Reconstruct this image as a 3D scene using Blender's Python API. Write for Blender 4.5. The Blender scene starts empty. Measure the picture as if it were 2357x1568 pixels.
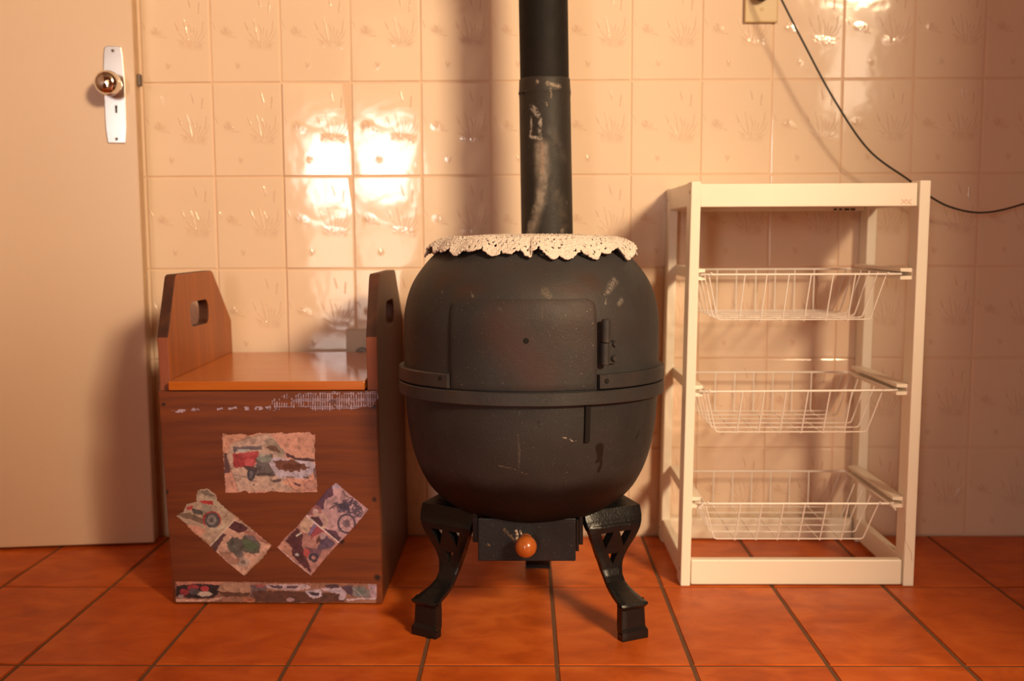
import bpy, bmesh, math, random
import numpy as np
from mathutils import Vector, Matrix, Euler
from mathutils.geometry import delaunay_2d_cdt

random.seed(7); rng = np.random.default_rng(11)
sc = bpy.context.scene
COL = sc.collection

# ------------------------------------------------------------------ camera
cam_d = bpy.data.cameras.new('camera'); cam = bpy.data.objects.new('camera', cam_d); COL.objects.link(cam)
sc.camera = cam
cam_d.sensor_fit = 'HORIZONTAL'; cam_d.sensor_width = 36.0
cam_d.lens = 2340.33 / 2357 * 36.0
cam_d.clip_start = 0.02
yaw, pit, rol = -.01305, .10307, -.00415
fw = Vector((math.sin(yaw) * math.cos(pit), math.cos(yaw) * math.cos(pit), -math.sin(pit)))
rt = Vector((math.cos(yaw), -math.sin(yaw), 0)); up = rt.cross(fw)
rt2 = rt * math.cos(rol) + up * math.sin(rol); up2 = -rt * math.sin(rol) + up * math.cos(rol)
cam.matrix_world = Matrix(((rt2.x, up2.x, -fw.x, 0), (rt2.y, up2.y, -fw.y, -2.2214), (rt2.z, up2.z, -fw.z, .6702), (0, 0, 0, 1)))
cam_d.dof.use_dof = True; cam_d.dof.focus_distance = 1.56; cam_d.dof.aperture_fstop = 3.2

# ------------------------------------------------------------------ world, lights, exposure
w = bpy.data.worlds.new('world'); sc.world = w; w.use_nodes = True
w.node_tree.nodes['Background'].inputs[0].default_value = (1.0, .76, .50, 1)
w.node_tree.nodes['Background'].inputs[1].default_value = 0.2
sc.view_settings.view_transform = 'Standard'; sc.view_settings.look = 'None'
sc.view_settings.exposure = 0.0; sc.view_settings.gamma = 1.0
sc.view_settings.use_curve_mapping = False
ROOM = dict(x0=-1.75, x1=2.75, y0=-4.4, z1=2.9)
def area(name, loc, rot, sx, sy, power, col):
    l = bpy.data.lights.new(name, 'AREA'); l.shape = 'RECTANGLE'; l.size = sx; l.size_y = sy
    l.energy = power; l.color = col
    o = bpy.data.objects.new(name, l); COL.objects.link(o); o.location = loc; o.rotation_euler = rot
    return o
# warm daylight through the window of the wall behind the camera, far to the right
area('window_light', (2.32, -4.36, 2.50), (math.radians(84), 0, math.radians(20)), .86, .66, 290, (1.0, .75, .46))
# daylight from the glazed door in the wall behind the camera
area('door_light', (-.70, -4.36, 1.4), (math.radians(90), 0, 0), .80, 1.3, 6.5, (1.0, .62, .32))

# ------------------------------------------------------------------ helpers
def lin(c):
    return tuple(((v / 255) / 12.92 if v / 255 <= .04045 else ((v / 255 + .055) / 1.055) ** 2.4) for v in c)

class M:
    """small node-material builder"""
    def __init__(s, name):
        s.m = bpy.data.materials.new(name); s.m.use_nodes = True
        s.t = s.m.node_tree; s.t.nodes.clear()
        s.out = s.t.nodes.new('ShaderNodeOutputMaterial')
        s.b = s.t.nodes.new('ShaderNodeBsdfPrincipled'); s.t.links.new(s.b.outputs[0], s.out.inputs[0])
        s.tc = s.t.nodes.new('ShaderNodeTexCoord')
    def set(s, sock, v):
        if isinstance(v, bpy.types.NodeSocket): s.t.links.new(v, sock)
        elif v is not None:
            if hasattr(sock, 'default_value'):
                if isinstance(v, (tuple, list)) and len(v) == 3 and sock.type == 'RGBA': v = (*v, 1)
                sock.default_value = v
    def obj(s): return s.tc.outputs['Object']
    def map(s, v, scale=(1, 1, 1), loc=(0, 0, 0), rot=(0, 0, 0)):
        n = s.t.nodes.new('ShaderNodeMapping'); s.set(n.inputs[0], v)
        n.inputs['Location'].default_value = loc; n.inputs['Scale'].default_value = scale; n.inputs['Rotation'].default_value = rot
        return n.outputs[0]
    def noise(s, v, scale=5, detail=3, rough=.5, dist=0, col=False):
        n = s.t.nodes.new('ShaderNodeTexNoise'); s.set(n.inputs['Vector'], v)
        n.inputs['Scale'].default_value = scale; n.inputs['Detail'].default_value = detail
        n.inputs['Roughness'].default_value = rough; n.inputs['Distortion'].default_value = dist
        return n.outputs['Color' if col else 'Fac']
    def voro(s, v, scale=50):
        n = s.t.nodes.new('ShaderNodeTexVoronoi'); s.set(n.inputs['Vector'], v); n.inputs['Scale'].default_value = scale
        return n.outputs['Distance']
    def ramp(s, f, stops, interp='LINEAR'):
        n = s.t.nodes.new('ShaderNodeValToRGB'); s.set(n.inputs[0], f); r = n.color_ramp; r.interpolation = interp
        while len(r.elements) < len(stops): r.elements.new(.5)
        for e, (p, c) in zip(r.elements, stops):
            e.position = p; e.color = (*c, 1) if len(c) == 3 else c
        return n.outputs[0]
    def step(s, f, a, b):
        n = s.t.nodes.new('ShaderNodeMapRange'); n.interpolation_type = 'SMOOTHSTEP'
        s.set(n.inputs[0], f); n.inputs[1].default_value = a; n.inputs[2].default_value = b
        return n.outputs[0]
    def mix(s, f, a, b, mode='MIX'):
        n = s.t.nodes.new('ShaderNodeMix'); n.data_type = 'RGBA'; n.blend_type = mode
        s.set(n.inputs[0], f); s.set(n.inputs[6], a); s.set(n.inputs[7], b)
        return n.outputs[2]
    def math(s, op, a, b=None, clamp=False):
        n = s.t.nodes.new('ShaderNodeMath'); n.operation = op; n.use_clamp = clamp
        s.set(n.inputs[0], a); s.set(n.inputs[1], b)
        return n.outputs[0]
    def vmath(s, op, a, b=None, out=0):
        n = s.t.nodes.new('ShaderNodeVectorMath'); n.operation = op; s.set(n.inputs[0], a)
        if b is not None: s.set(n.inputs[1], b)
        return n.outputs[out]
    def warp(s, v, scale, amt):
        c = s.noise(v, scale, 2, col=True)
        c = s.vmath('SUBTRACT', c, (.5, .5, .5)); n = s.t.nodes.new('ShaderNodeVectorMath'); n.operation = 'SCALE'
        s.t.links.new(c, n.inputs[0]); n.inputs['Scale'].default_value = amt
        return s.vmath('ADD', v, n.outputs[0])
    def stroke(s, p, a, b, r, soft=.35):
        g = s.t.nodes.new('ShaderNodeGroup'); g.node_tree = stroke_group()
        s.t.links.new(p, g.inputs['P']); g.inputs['A'].default_value = a
        d = [b[i] - a[i] for i in range(3)]; L = sum(x * x for x in d)
        if L < 1e-12: d = [1e-4, 0, 0]; L = 1e-8
        g.inputs['BA'].default_value = d; g.inputs['invL'].default_value = 1 / L
        g.inputs['R0'].default_value = r; g.inputs['R1'].default_value = r * soft
        return g.outputs[0]
    def maxs(s, L):
        o = L[0]
        for x in L[1:]: o = s.math('MAXIMUM', o, x)
        return o
    def bump(s, h, strength=.3, dist=.002, normal=None):
        n = s.t.nodes.new('ShaderNodeBump'); s.set(n.inputs['Height'], h)
        n.inputs['Strength'].default_value = strength; n.inputs['Distance'].default_value = dist
        if normal: s.t.links.new(normal, n.inputs['Normal'])
        return n.outputs[0]
    def fin(s, col=None, rough=.5, metal=0, normal=None, **kw):
        s.set(s.b.inputs['Base Color'], col); s.set(s.b.inputs['Roughness'], rough); s.set(s.b.inputs['Metallic'], metal)
        if normal is not None: s.set(s.b.inputs['Normal'], normal)
        for k, v in kw.items(): s.set(s.b.inputs[k.replace('_', ' ')], v)
        return s.m

_sg = None
def stroke_group():
    global _sg
    if _sg: return _sg
    g = bpy.data.node_groups.new('stroke', 'ShaderNodeTree'); I = g.interface
    for n, t in (('P', 'NodeSocketVector'), ('A', 'NodeSocketVector'), ('BA', 'NodeSocketVector'), ('invL', 'NodeSocketFloat'), ('R0', 'NodeSocketFloat'), ('R1', 'NodeSocketFloat')):
        I.new_socket(n, in_out='INPUT', socket_type=t)
    I.new_socket('Mask', in_out='OUTPUT', socket_type='NodeSocketFloat')
    gi = g.nodes.new('NodeGroupInput'); go = g.nodes.new('NodeGroupOutput'); L = g.links.new
    pa = g.nodes.new('ShaderNodeVectorMath'); pa.operation = 'SUBTRACT'; L(gi.outputs['P'], pa.inputs[0]); L(gi.outputs['A'], pa.inputs[1])
    dt = g.nodes.new('ShaderNodeVectorMath'); dt.operation = 'DOT_PRODUCT'; L(pa.outputs[0], dt.inputs[0]); L(gi.outputs['BA'], dt.inputs[1])
    h = g.nodes.new('ShaderNodeMath'); h.operation = 'MULTIPLY'; h.use_clamp = True; L(dt.outputs['Value'], h.inputs[0]); L(gi.outputs['invL'], h.inputs[1])
    sc_ = g.nodes.new('ShaderNodeVectorMath'); sc_.operation = 'SCALE'; L(gi.outputs['BA'], sc_.inputs[0]); L(h.outputs[0], sc_.inputs['Scale'])
    sb = g.nodes.new('ShaderNodeVectorMath'); sb.operation = 'DISTANCE'; L(pa.outputs[0], sb.inputs[0]); L(sc_.outputs[0], sb.inputs[1])
    mr = g.nodes.new('ShaderNodeMapRange'); mr.interpolation_type = 'SMOOTHSTEP'
    L(sb.outputs['Value'], mr.inputs[0]); L(gi.outputs['R0'], mr.inputs[1]); L(gi.outputs['R1'], mr.inputs[2])
    L(mr.outputs[0], go.inputs[0])
    _sg = g; return g

WO = {}   # world origin of every object built (parents are never rotated)
def empty(name, loc, label=None, cat=None, group=None, kind=None):
    o = bpy.data.objects.new(name, None); COL.objects.link(o); o.location = loc; o.empty_display_size = .05
    WO[o.name] = Vector(loc); tag(o, label, cat, group, kind); return o
def tag(o, label=None, cat=None, group=None, kind=None):
    if label: o['label'] = label
    if cat: o['category'] = cat
    if group: o['group'] = group
    if kind: o['kind'] = kind
    return o
def put(name, me, mat, parent=None, origin=None, label=None, kind=None, smooth=False, rot=None):
    """me: mesh or bmesh in WORLD coordinates (moved to `origin`) -> linked object, child of parent"""
    if isinstance(me, bmesh.types.BMesh):
        bm = me; me = bpy.data.meshes.new(name); bmesh.ops.recalc_face_normals(bm, faces=bm.faces[:]) if smooth != 'keep' else None
        bm.to_mesh(me); bm.free()
    n = len(me.vertices); co = np.empty(n * 3, np.float32); me.vertices.foreach_get('co', co); co = co.reshape(-1, 3)
    if origin is None: origin = Vector(((co[:, 0].min() + co[:, 0].max()) / 2, (co[:, 1].min() + co[:, 1].max()) / 2, float(co[:, 2].min())))
    origin = Vector(origin); co = co - np.array(origin, np.float32); me.vertices.foreach_set('co', co.ravel()); me.update()
    if smooth: me.polygons.foreach_set('use_smooth', [True] * len(me.polygons))
    if mat is not None and not me.materials: me.materials.append(mat)
    o = bpy.data.objects.new(name, me); COL.objects.link(o)
    WO[o.name] = origin
    if parent is not None:
        o.parent = parent; o.location = origin - WO[parent.name]
    else: o.location = origin
    if rot: o.rotation_euler = rot
    if label: o['label'] = label
    if kind: o['kind'] = kind
    return o
def bx(bm, x0, x1, y0, y1, z0, z1, bev=0, seg=1):
    r = bmesh.ops.create_cube(bm, size=1)
    for v in r['verts']: v.co = Vector(((x0 + x1) / 2 + v.co.x * (x1 - x0), (y0 + y1) / 2 + v.co.y * (y1 - y0), (z0 + z1) / 2 + v.co.z * (z1 - z0)))
    if bev:
        es = list({e for v in r['verts'] for e in v.link_edges})
        bmesh.ops.bevel(bm, geom=es, offset=bev, segments=seg, affect='EDGES', profile=.5)
    return bm
def box(*a, **k): return bx(bmesh.new(), *a, **k)
def tube(bm, pts, r, seg=8, closed=False, cap=True):
    pts = [Vector(p) for p in pts]; n = len(pts); rings = []
    rad = r if isinstance(r, (list, tuple)) else [r] * n
    prev = None
    for i, p in enumerate(pts):
        a = pts[i - 1] if (i > 0 or closed) else pts[0]; b = pts[(i + 1) % n] if (i < n - 1 or closed) else pts[-1]
        t = (b - a).normalized()
        if prev is None: x = t.orthogonal().normalized()
        else: x = (prev - t * prev.dot(t)).normalized()
        prev = x; y = t.cross(x)
        rings.append([bm.verts.new(p + (x * math.cos(k * 2 * math.pi / seg) + y * math.sin(k * 2 * math.pi / seg)) * rad[i]) for k in range(seg)])
    m = n if closed else n - 1
    for i in range(m):
        A, B = rings[i], rings[(i + 1) % n]
        for k in range(seg): bm.faces.new((A[k], A[(k + 1) % seg], B[(k + 1) % seg], B[k]))
    if cap and not closed:
        bm.faces.new(rings[0][::-1]); bm.faces.new(rings[-1])
    return bm
def lathe(bm, prof, c, seg=64, a0=0, a1=2 * math.pi, axis='Z', T=None):
    """prof list of (r,h); revolved about axis through c. Angle 0 = towards -y (front), positive to +x"""
    full = abs(a1 - a0 - 2 * math.pi) < 1e-6; n = seg if full else seg + 1; cols = []
    for i in range(n):
        a = a0 + (a1 - a0) * i / seg; col = []
        for r, h in prof:
            if axis == 'Z': p = Vector((c[0] + r * math.sin(a), c[1] - r * math.cos(a), c[2] + h))
            elif axis == 'Y': p = Vector((c[0] + r * math.cos(a), c[1] + h, c[2] + r * math.sin(a)))
            else: p = Vector((c[0] + h, c[1] + r * math.cos(a), c[2] + r * math.sin(a)))
            col.append(bm.verts.new(T(p) if T else p))
        cols.append(col)
    for i in range(seg):
        A, B = cols[i], cols[(i + 1) % n]
        for k in range(len(prof) - 1): bm.faces.new((A[k], B[k], B[k + 1], A[k + 1]))
    return cols
def ring_sector(r0, r1, z0, z1, a0, a1, seg, c, T, bev=.0015):
    """solid curved bar, rectangular section with softened corners"""
    b = bev
    sec = [(r0, z0), (r1 - b, z0), (r1, z0 + b), (r1, z1 - b), (r1 - b, z1), (r0, z1)]
    bm = bmesh.new(); full = abs(a1 - a0 - 2 * math.pi) < 1e-6
    cols = lathe(bm, sec + [sec[0]], c, seg, a0, a1, T=T)
    if not full:
        bm.faces.new(cols[0][:6]); bm.faces.new(cols[-1][:6][::-1])
    bmesh.ops.remove_doubles(bm, verts=bm.verts[:], dist=1e-6)
    return bm
def prism(poly, ax, a, b, holes=(), bev=0):
    """polygon in the plane perpendicular to ax ('x': (y,z), 'y': (x,z), 'z': (x,y)), extruded a..b, with holes"""
    loops = [list(poly)] + [list(h) for h in holes]; vs, es = [], []
    fl = []
    for L in loops:
        o = len(vs); vs += [Vector(p) for p in L]; es += [(o + i, o + (i + 1) % len(L)) for i in range(len(L))]
        fl.append(list(range(o, o + len(L))))
    r = delaunay_2d_cdt(vs, es, fl, 1 if not holes else 2, 1e-7)
    V, F, of = r[0], r[2], r[5]
    def P(p, h):
        return Vector((h, p[0], p[1])) if ax == 'x' else Vector((p[0], h, p[1])) if ax == 'y' else Vector((p[0], p[1], h))
    bm = bmesh.new(); A = [bm.verts.new(P(p, a)) for p in V]; B = [bm.verts.new(P(p, b)) for p in V]
    def inside(q, L):
        c = False; j = len(L) - 1
        for i in range(len(L)):
            if (L[i][1] > q[1]) != (L[j][1] > q[1]) and q[0] < (L[j][0] - L[i][0]) * (q[1] - L[i][1]) / (L[j][1] - L[i][1]) + L[i][0]: c = not c
            j = i
        return c
    cnt = {}
    for f in F:
        q = sum((V[i] for i in f), Vector((0, 0))) / len(f)
        if not inside(q, loops[0]) or any(inside(q, h) for h in loops[1:]): continue
        bm.faces.new([A[i] for i in f]); bm.faces.new([B[i] for i in f][::-1])
        for k in range(len(f)):
            e = (f[k], f[(k + 1) % len(f)]); key = tuple(sorted(e)); cnt.setdefault(key, []).append(e)
    for k, e in cnt.items():
        if len(e) == 1:
            i, j = e[0]; bm.faces.new((A[j], A[i], B[i], B[j]))
    bmesh.ops.recalc_face_normals(bm, faces=bm.faces[:])
    bmesh.ops.dissolve_limit(bm, angle_limit=.01, verts=bm.verts[:], edges=bm.edges[:])
    if bev:
        es = [e for e in bm.edges if len(e.link_faces) == 2 and e.calc_face_angle(0) > .6]
        bmesh.ops.bevel(bm, geom=es, offset=bev, segments=2, affect='EDGES', profile=.6)
    return bm

# ------------------------------------------------------------------ materials
def mat_wall_tile():
    m = M('glazed_wall_tile'); o = m.obj()
    p = m.warp(o, 90, .0022)
    mm = lambda x, y: (x / 1000 - .075, 0, .1 - y / 1000)
    S = lambda a, b, r, s=.3: m.stroke(p, mm(*a), mm(*b), r / 1000, s)
    leaves = [S((105, 21), (110, 41), 1.9), S((129.5, 31), (127.5, 53), 2.0), S((75.5, 73), (82, 89), 1.7)]
    stems = [S((94, 68), (97, 80), 1.6), S((97, 80), (103, 113), 1.5), S((105, 76), (111, 92), 1.5), S((111, 92), (109, 115), 1.3),
             S((137, 70), (134, 92), 1.5), S((134, 92), (119, 118), 1.5), S((124, 90), (116, 117), 1.3), S((85, 95), (103, 118), 1.3),
             S((138, 102), (121, 121), 1.3), S((140, 114), (122, 123), 1.2), S((80, 108), (101, 121), 1.2), S((117, 82), (114, 108), 1.2),
             S((144, 88), (136, 100), 1.1), S((44, 102), (56, 104), 1.5), S((31, 82), (38, 95), 1.5), S((6, 73), (12, 86), 1.5), S((38, 84), (31, 96), 1.5), S((24, 90), (34, 98), 1.3),
             S((55, 158), (60, 168), 2.0), S((63, 160), (58, 170), 1.8)]
    blob = m.maxs([S((92, 119), (126, 123), 13, .0), S((30, 92), (42, 96), 13, .0), S((58, 164), (58, 166), 9, .0)])
    lv = m.maxs(leaves); st = m.maxs(stems)
    nz = m.noise(o, 60, 3)
    oi = m.t.nodes.new('ShaderNodeObjectInfo')
    base = m.mix(m.noise(o, 9, 3), (.80, .62, .475, 1), (.845, .675, .525, 1))
    base = m.mix(m.math('MULTIPLY', oi.outputs['Random'], .5), base, (.81, .625, .47, 1))
    f = m.math('MULTIPLY', m.maxs([m.math('MULTIPLY', lv, .55), m.math('MULTIPLY', st, .40), m.math('MULTIPLY', blob, .24)]), m.step(nz, .2, .62))
    base = m.mix(f, base, (.53, .27, .165, 1))
    h = m.math('ADD', m.math('MULTIPLY', m.maxs([lv, st]), .55), m.math('MULTIPLY', m.math('MULTIPLY', blob, m.noise(o, 160, 2)), .6))
    n1 = m.bump(h, .55, .0016)
    n2 = m.bump(m.math('ADD', m.noise(o, 14, 2), m.math('MULTIPLY', m.noise(o, 75, 2), .07)), .35, .0022, n1)
    return m.fin(base, m.math('ADD', m.math('MULTIPLY', m.noise(o, 30, 2), .04), .065), normal=n2, IOR=1.5, Specular_IOR_Level=.5)
def mat_plain(name, col, rough=.5, metal=0, bump=0, bs=60, var=.12, vs=4, **kw):
    m = M(name); o = m.obj()
    c2 = tuple(max(0, x * (1 - var)) for x in col[:3])
    c = m.mix(m.noise(o, vs, 4), col, c2)
    return m.fin(c, rough, metal, normal=m.bump(m.noise(o, bs, 3), bump, .002) if bump else None, **kw)
def mat_floor_tile():
    m = M('terracotta_floor_tile'); oi = m.t.nodes.new('ShaderNodeObjectInfo')
    off = m.t.nodes.new('ShaderNodeVectorMath'); off.operation = 'SCALE'; off.inputs[0].default_value = (13, 7, 5)
    m.t.links.new(oi.outputs['Random'], off.inputs['Scale'])
    o = m.vmath('ADD', m.obj(), off.outputs[0])
    n = m.noise(m.map(o, (1, 1.6, 1)), 11, 5, .55, .6)
    c = m.ramp(n, [(.28, (.42, .075, .009)), (.46, (.56, .110, .015)), (.6, (.66, .150, .024)), (.78, (.72, .20, .038))])
    c = m.mix(m.math('MULTIPLY', oi.outputs['Random'], .35), c, (.56, .10, .013, 1))
    chip = m.step(m.noise(o, 130, 2), .76, .80)
    c = m.mix(m.math('MULTIPLY', chip, .55), c, (.20, .05, .015, 1))
    r = m.math('ADD', m.math('MULTIPLY', m.noise(o, 22, 3), .16), .30)
    return m.fin(c, r, normal=m.bump(m.noise(o, 26, 3), .22, .003), IOR=1.45, Specular_IOR_Level=.22)
def mat_grout(name, a, b):
    m = M(name); o = m.obj()
    return m.fin(m.mix(m.noise(o, 24, 4), a, b), .85, normal=m.bump(m.noise(o, 300, 3), .5, .002))
def mat_wood(name, light, dark, axis='z', rough=.35, knots=(), coat=0.0, scale=1.0):
    m = M(name); o = m.obj()
    s = {'z': (38, 38, 2.2), 'x': (2.2, 38, 38), 'y': (38, 2.2, 38)}[axis]; s = tuple(v * scale for v in s)
    big = {'z': (6, 6, .9), 'x': (.9, 6, 6), 'y': (6, .9, 6)}[axis]
    w = m.warp(o, 5, .018)
    g = m.noise(m.map(w, s), 1.6, 4, .6, .4); b = m.noise(m.map(w, big), 2.0, 3, .55, .8)
    mid = tuple((x + y) / 2 for x, y in zip(light, dark))
    c = m.ramp(g, [(.3, dark), (.5, mid), (.7, light)])
    c = m.mix(m.step(b, .35, .65), c, m.mix(.45, c, dark), 'MIX')
    if knots:
        k = m.maxs([m.stroke(m.warp(o, 60, .006), a, a, r, .2) for a, r in knots])
        c = m.mix(k, c, tuple(v * .12 for v in dark))
    return m.fin(c, m.math('ADD', m.math('MULTIPLY', g, .12), rough), normal=m.bump(g, .14, .0012), Coat_Weight=coat, Coat_Roughness=.12)
def mat_white_paint():
    m = M('cream_white_paint'); o = m.obj()
    c = m.mix(m.noise(o, 7, 4), (.88, .80, .66, 1), (.93, .86, .74, 1))
    d = m.step(m.noise(o, 85, 3), .74, .78)
    c = m.mix(m.math('MULTIPLY', d, .4), c, (.45, .28, .16, 1))
    return m.fin(c, .38, normal=m.bump(m.noise(m.map(o, (60, 60, 6)), 1, 3), .12, .001))
def mat_iron(name, base, rust, rustfac=.4, rough=.5, marks=None, spec=.33, bs=1.0, speck=.5, under=None):
    """matte stove paint; marks = list of (mask strokes list, colour, strength) in local coordinates"""
    m = M(name); o = m.obj()
    c = m.mix(m.step(m.noise(o, 9, 5, .6), .3, .7), base, tuple(v * 1.45 for v in base))
    r = m.step(m.noise(o, 6, 4, .6), .42, .70)
    c = m.mix(m.math('MULTIPLY', r, rustfac), c, rust)
    sp = m.step(m.noise(o, 420, 2, .5), .70, .76)
    c = m.mix(m.math('MULTIPLY', sp, speck), c, (.34, .27, .21, 1))
    w = m.warp(m.warp(o, 30, .010), 170, .0045)
    for strokes, col, k, grit in (marks or []):
        f = m.maxs([m.stroke(w, a, b, rr, sf) for a, b, rr, sf in strokes])
        if grit: f = m.math('MULTIPLY', f, m.step(m.noise(o, grit, 4, .65), .36, .62))
        c = m.mix(m.math('MULTIPLY', f, k), c, col)
    if under:    # blacker coat of paint on the underside plus painted-in shade, uneven brushed edge
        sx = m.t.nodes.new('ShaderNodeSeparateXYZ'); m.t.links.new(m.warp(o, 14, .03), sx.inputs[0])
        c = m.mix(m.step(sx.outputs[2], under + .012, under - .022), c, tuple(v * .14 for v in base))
    rg = m.math('ADD', m.math('MULTIPLY', m.noise(o, 40, 3), .16), rough - .08)
    n = m.bump(m.math('ADD', m.noise(o, 260, 4, .6), m.math('MULTIPLY', m.noise(o, 38, 3), 1.2)), .30 * bs, .0016)
    return m.fin(c, rg, normal=n, Specular_IOR_Level=spec)

MT = dict(
    wall_tile=mat_wall_tile(),
    wall_grout=mat_grout('wall_grout', (.76, .53, .37, 1), (.82, .61, .45, 1)),
    floor_tile=mat_floor_tile(),
    floor_grout=mat_grout('floor_grout', (.13, .055, .022, 1), (.20, .095, .045, 1)),
    plaster=mat_plain('brown_wall_paint', (.26, .13, .07, 1), .6, bump=.1),
    ceiling=mat_plain('ceiling_boards', (.30, .17, .09, 1), .7, bump=.1),
    door=mat_plain('cream_door_paint', (.74, .57, .43, 1), .33, bump=.10, bs=9, var=.07, vs=3),
    door_edge=mat_plain('raw_door_edge', (.66, .44, .26, 1), .5, bump=.3, bs=40, var=.35, vs=30),
    white=mat_white_paint(),
    wire=mat_plain('white_wire_coating', (.86, .80, .74, 1), .35, var=.06),
    chrome=mat_plain('polished_chrome', (.80, .78, .77, 1), .26, 1, bump=.03, bs=14, var=.1, vs=20),
    steel_dark=mat_plain('tarnished_steel', (.20, .16, .13, 1), .45, .8, bump=.2, bs=200),
    black=mat_plain('black_plastic', (.012, .010, .009, 1), .4),
    hole=mat_plain('dark_cavity', (.004, .003, .002, 1), .9),
    socket=mat_plain('yellowed_plastic', (.62, .44, .22, 1), .4, var=.08),
    socket_grey=mat_plain('grey_beige_plastic', (.66, .54, .40, 1), .4, var=.1),
)

# ------------------------------------------------------------------ room shell
def shell(name, bm, mat): 
    return tag(put(name, bm, mat, origin=(0, 0, 0)), kind='structure')
X0, X1, Y0, Z1 = ROOM['x0'], ROOM['x1'], ROOM['y0'], ROOM['z1']; NX = 1.37
floor = shell('floor', box(X0 - .1, X1 + .1, Y0 - .1, .1, -.12, -.0016), MT['floor_grout'])
wallb = shell('wall_back', box(X0 - .1, NX + .1, .0022, .12, -.0016, Z1), MT['wall_grout'])
shell('wall_left', box(X0 - .1, X0, Y0, .0035, -.0016, Z1), MT['plaster'])
# the alcove's side wall ends 1.9 m from the tiled wall; beyond it the room is wider
bm = bmesh.new(); bx(bm, NX, NX + .1, -1.9, .0035, -.0016, Z1); bx(bm, 1.29, NX, -1.9, -1.2, -.0016, 1.14); bx(bm, X1, X1 + .1, Y0, -1.8, -.0016, Z1); bx(bm, NX + .1, X1 + .1, -1.9, -1.8, -.0016, Z1)  # the low ledge on the side wall is added to shade the lower right
shell('wall_right', bm, MT['plaster'])
wx0, wx1, wz0, wz1 = 1.86, 2.73, 1.36, 2.78
dx0, dx1, dz1 = -1.15, -.25, 2.1
bm = bmesh.new(); bx(bm, X0 - .1, dx0, Y0 - .1, Y0, -.0016, Z1); bx(bm, dx1, wx0, Y0 - .1, Y0, -.0016, Z1); bx(bm, wx1, X1 + .1, Y0 - .1, Y0, -.0016, Z1); bx(bm, dx0, dx1, Y0 - .1, Y0, dz1, Z1)
bx(bm, wx0, wx1, Y0 - .1, Y0, -.0016, wz0); bx(bm, wx0, wx1, Y0 - .1, Y0, wz1, Z1)
shell('wall_front', bm, MT['plaster'])
tag(put('shade_block_1', box(.30, .96, -2.62, -2.50, -.0016, 1.50, bev=.01), MT['plaster']), kind='structure')   # unseen blocks added behind the camera to shade the lower left
tag(put('shade_block_2', box(-1.62, -.86, -2.62, -2.50, -.0016, .92, bev=.01), MT['plaster']), kind='structure')
shell('ceiling', box(X0 - .1, X1 + .1, Y0 - .1, .12, Z1, Z1 + .1), MT['ceiling'])
# window in the wall behind the camera
win = empty('window_1', ((wx0 + wx1) / 2, Y0 - .05, wz0), kind='structure')
for a in ((wx0, wx0 + .03, wz0, wz1), (wx1 - .03, wx1, wz0, wz1), (wx0 + .03, wx1 - .03, wz0, wz0 + .03), (wx0 + .03, wx1 - .03, wz1 - .03, wz1)):
    put('window_frame', box(a[0], a[1], Y0 - .06, Y0 - .02, a[2], a[3], bev=.002), MT['white'], win)
# glazed door behind the camera: two panes of bright daylight
def emit(name, col, st):
    m = bpy.data.materials.new(name); m.use_nodes = True; t = m.node_tree; t.nodes.clear()
    e = t.nodes.new('ShaderNodeEmission'); e.inputs[0].default_value = (*col, 1); e.inputs[1].default_value = st
    o = t.nodes.new('ShaderNodeOutputMaterial'); t.links.new(e.outputs[0], o.inputs[0]); return m
put('streak_pane', box(wx0 + .03, wx1 - .03, Y0 - .045, Y0 - .035, wz0 + .03, 1.98), emit('streak_glow', (1.0, .78, .55), 9), win)  # unseen glowing pane added to lay a weak glare streak on the tiles
d2 = empty('door_2', (-.7, Y0 - .03, 0), kind='structure')
px0, px1 = -1.09, -.73
z0p, z1p, z2p, z3p = .15, .74, .86, 1.40
bm = bmesh.new(); bx(bm, dx0 + .005, px0, Y0 - .06, Y0 - .02, .005, dz1 - .005); bx(bm, px1, dx1 - .005, Y0 - .06, Y0 - .02, .005, dz1 - .005)
bx(bm, px0, px1, Y0 - .06, Y0 - .02, .005, z0p); bx(bm, px0, px1, Y0 - .06, Y0 - .02, z1p, z2p); bx(bm, px0, px1, Y0 - .06, Y0 - .02, z3p, dz1 - .005)
put('door_leaf', bm, MT['door'], d2)
put('glass_pane', box(px0, px1, Y0 - .045, Y0 - .035, z2p, z3p), emit('bright_daylight_pane', (1.0, .93, .88), 27), d2)
put('glass_pane', box(px0, px1, Y0 - .045, Y0 - .035, z0p, z1p), emit('dim_daylight_pane', (1.0, .82, .66), 8), d2)

# wall tiles, 150 x 200 mm
TW, TH, WX0 = .15, .1997, -.6721
tm = bmesh.new(); bx(tm, -.0734, .0734, 0, .0095, -.0982, .0982)
es = [e for e in tm.edges if all(v.co.y < .001 for v in e.verts)]
bmesh.ops.bevel(tm, geom=es, offset=.0019, segments=3, affect='EDGES', profile=.5)
tme = bpy.data.meshes.new('wall_tile'); tm.to_mesh(tme); tm.free(); tme.materials.append(MT['wall_tile'])
for f in tme.polygons: f.use_smooth = False
def add_tile(name, me, loc, parent, rot=(0, 0, 0)):
    o = bpy.data.objects.new(name, me); COL.objects.link(o); o.parent = parent
    o.location = Vector(loc) - WO[parent.name]; o.rotation_euler = rot; WO[o.name] = Vector(loc); return o
c0 = math.ceil((X0 - WX0) / TW) ; c1 = int((NX - WX0) / TW)
TILT = {(2, 0): (.0, .001), (1, 0): (-.004, .036), (3, 0): (.0, .002), (2, 1): (.002, .001), (1, 1): (-.004, .033), (3, 1): (0, .004), (0, 0): (0, .006), (0, 1): (0, .004), (1, 2): (0, .028), (1, 3): (.004, .024), (2, 2): (0, .004)}
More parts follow.
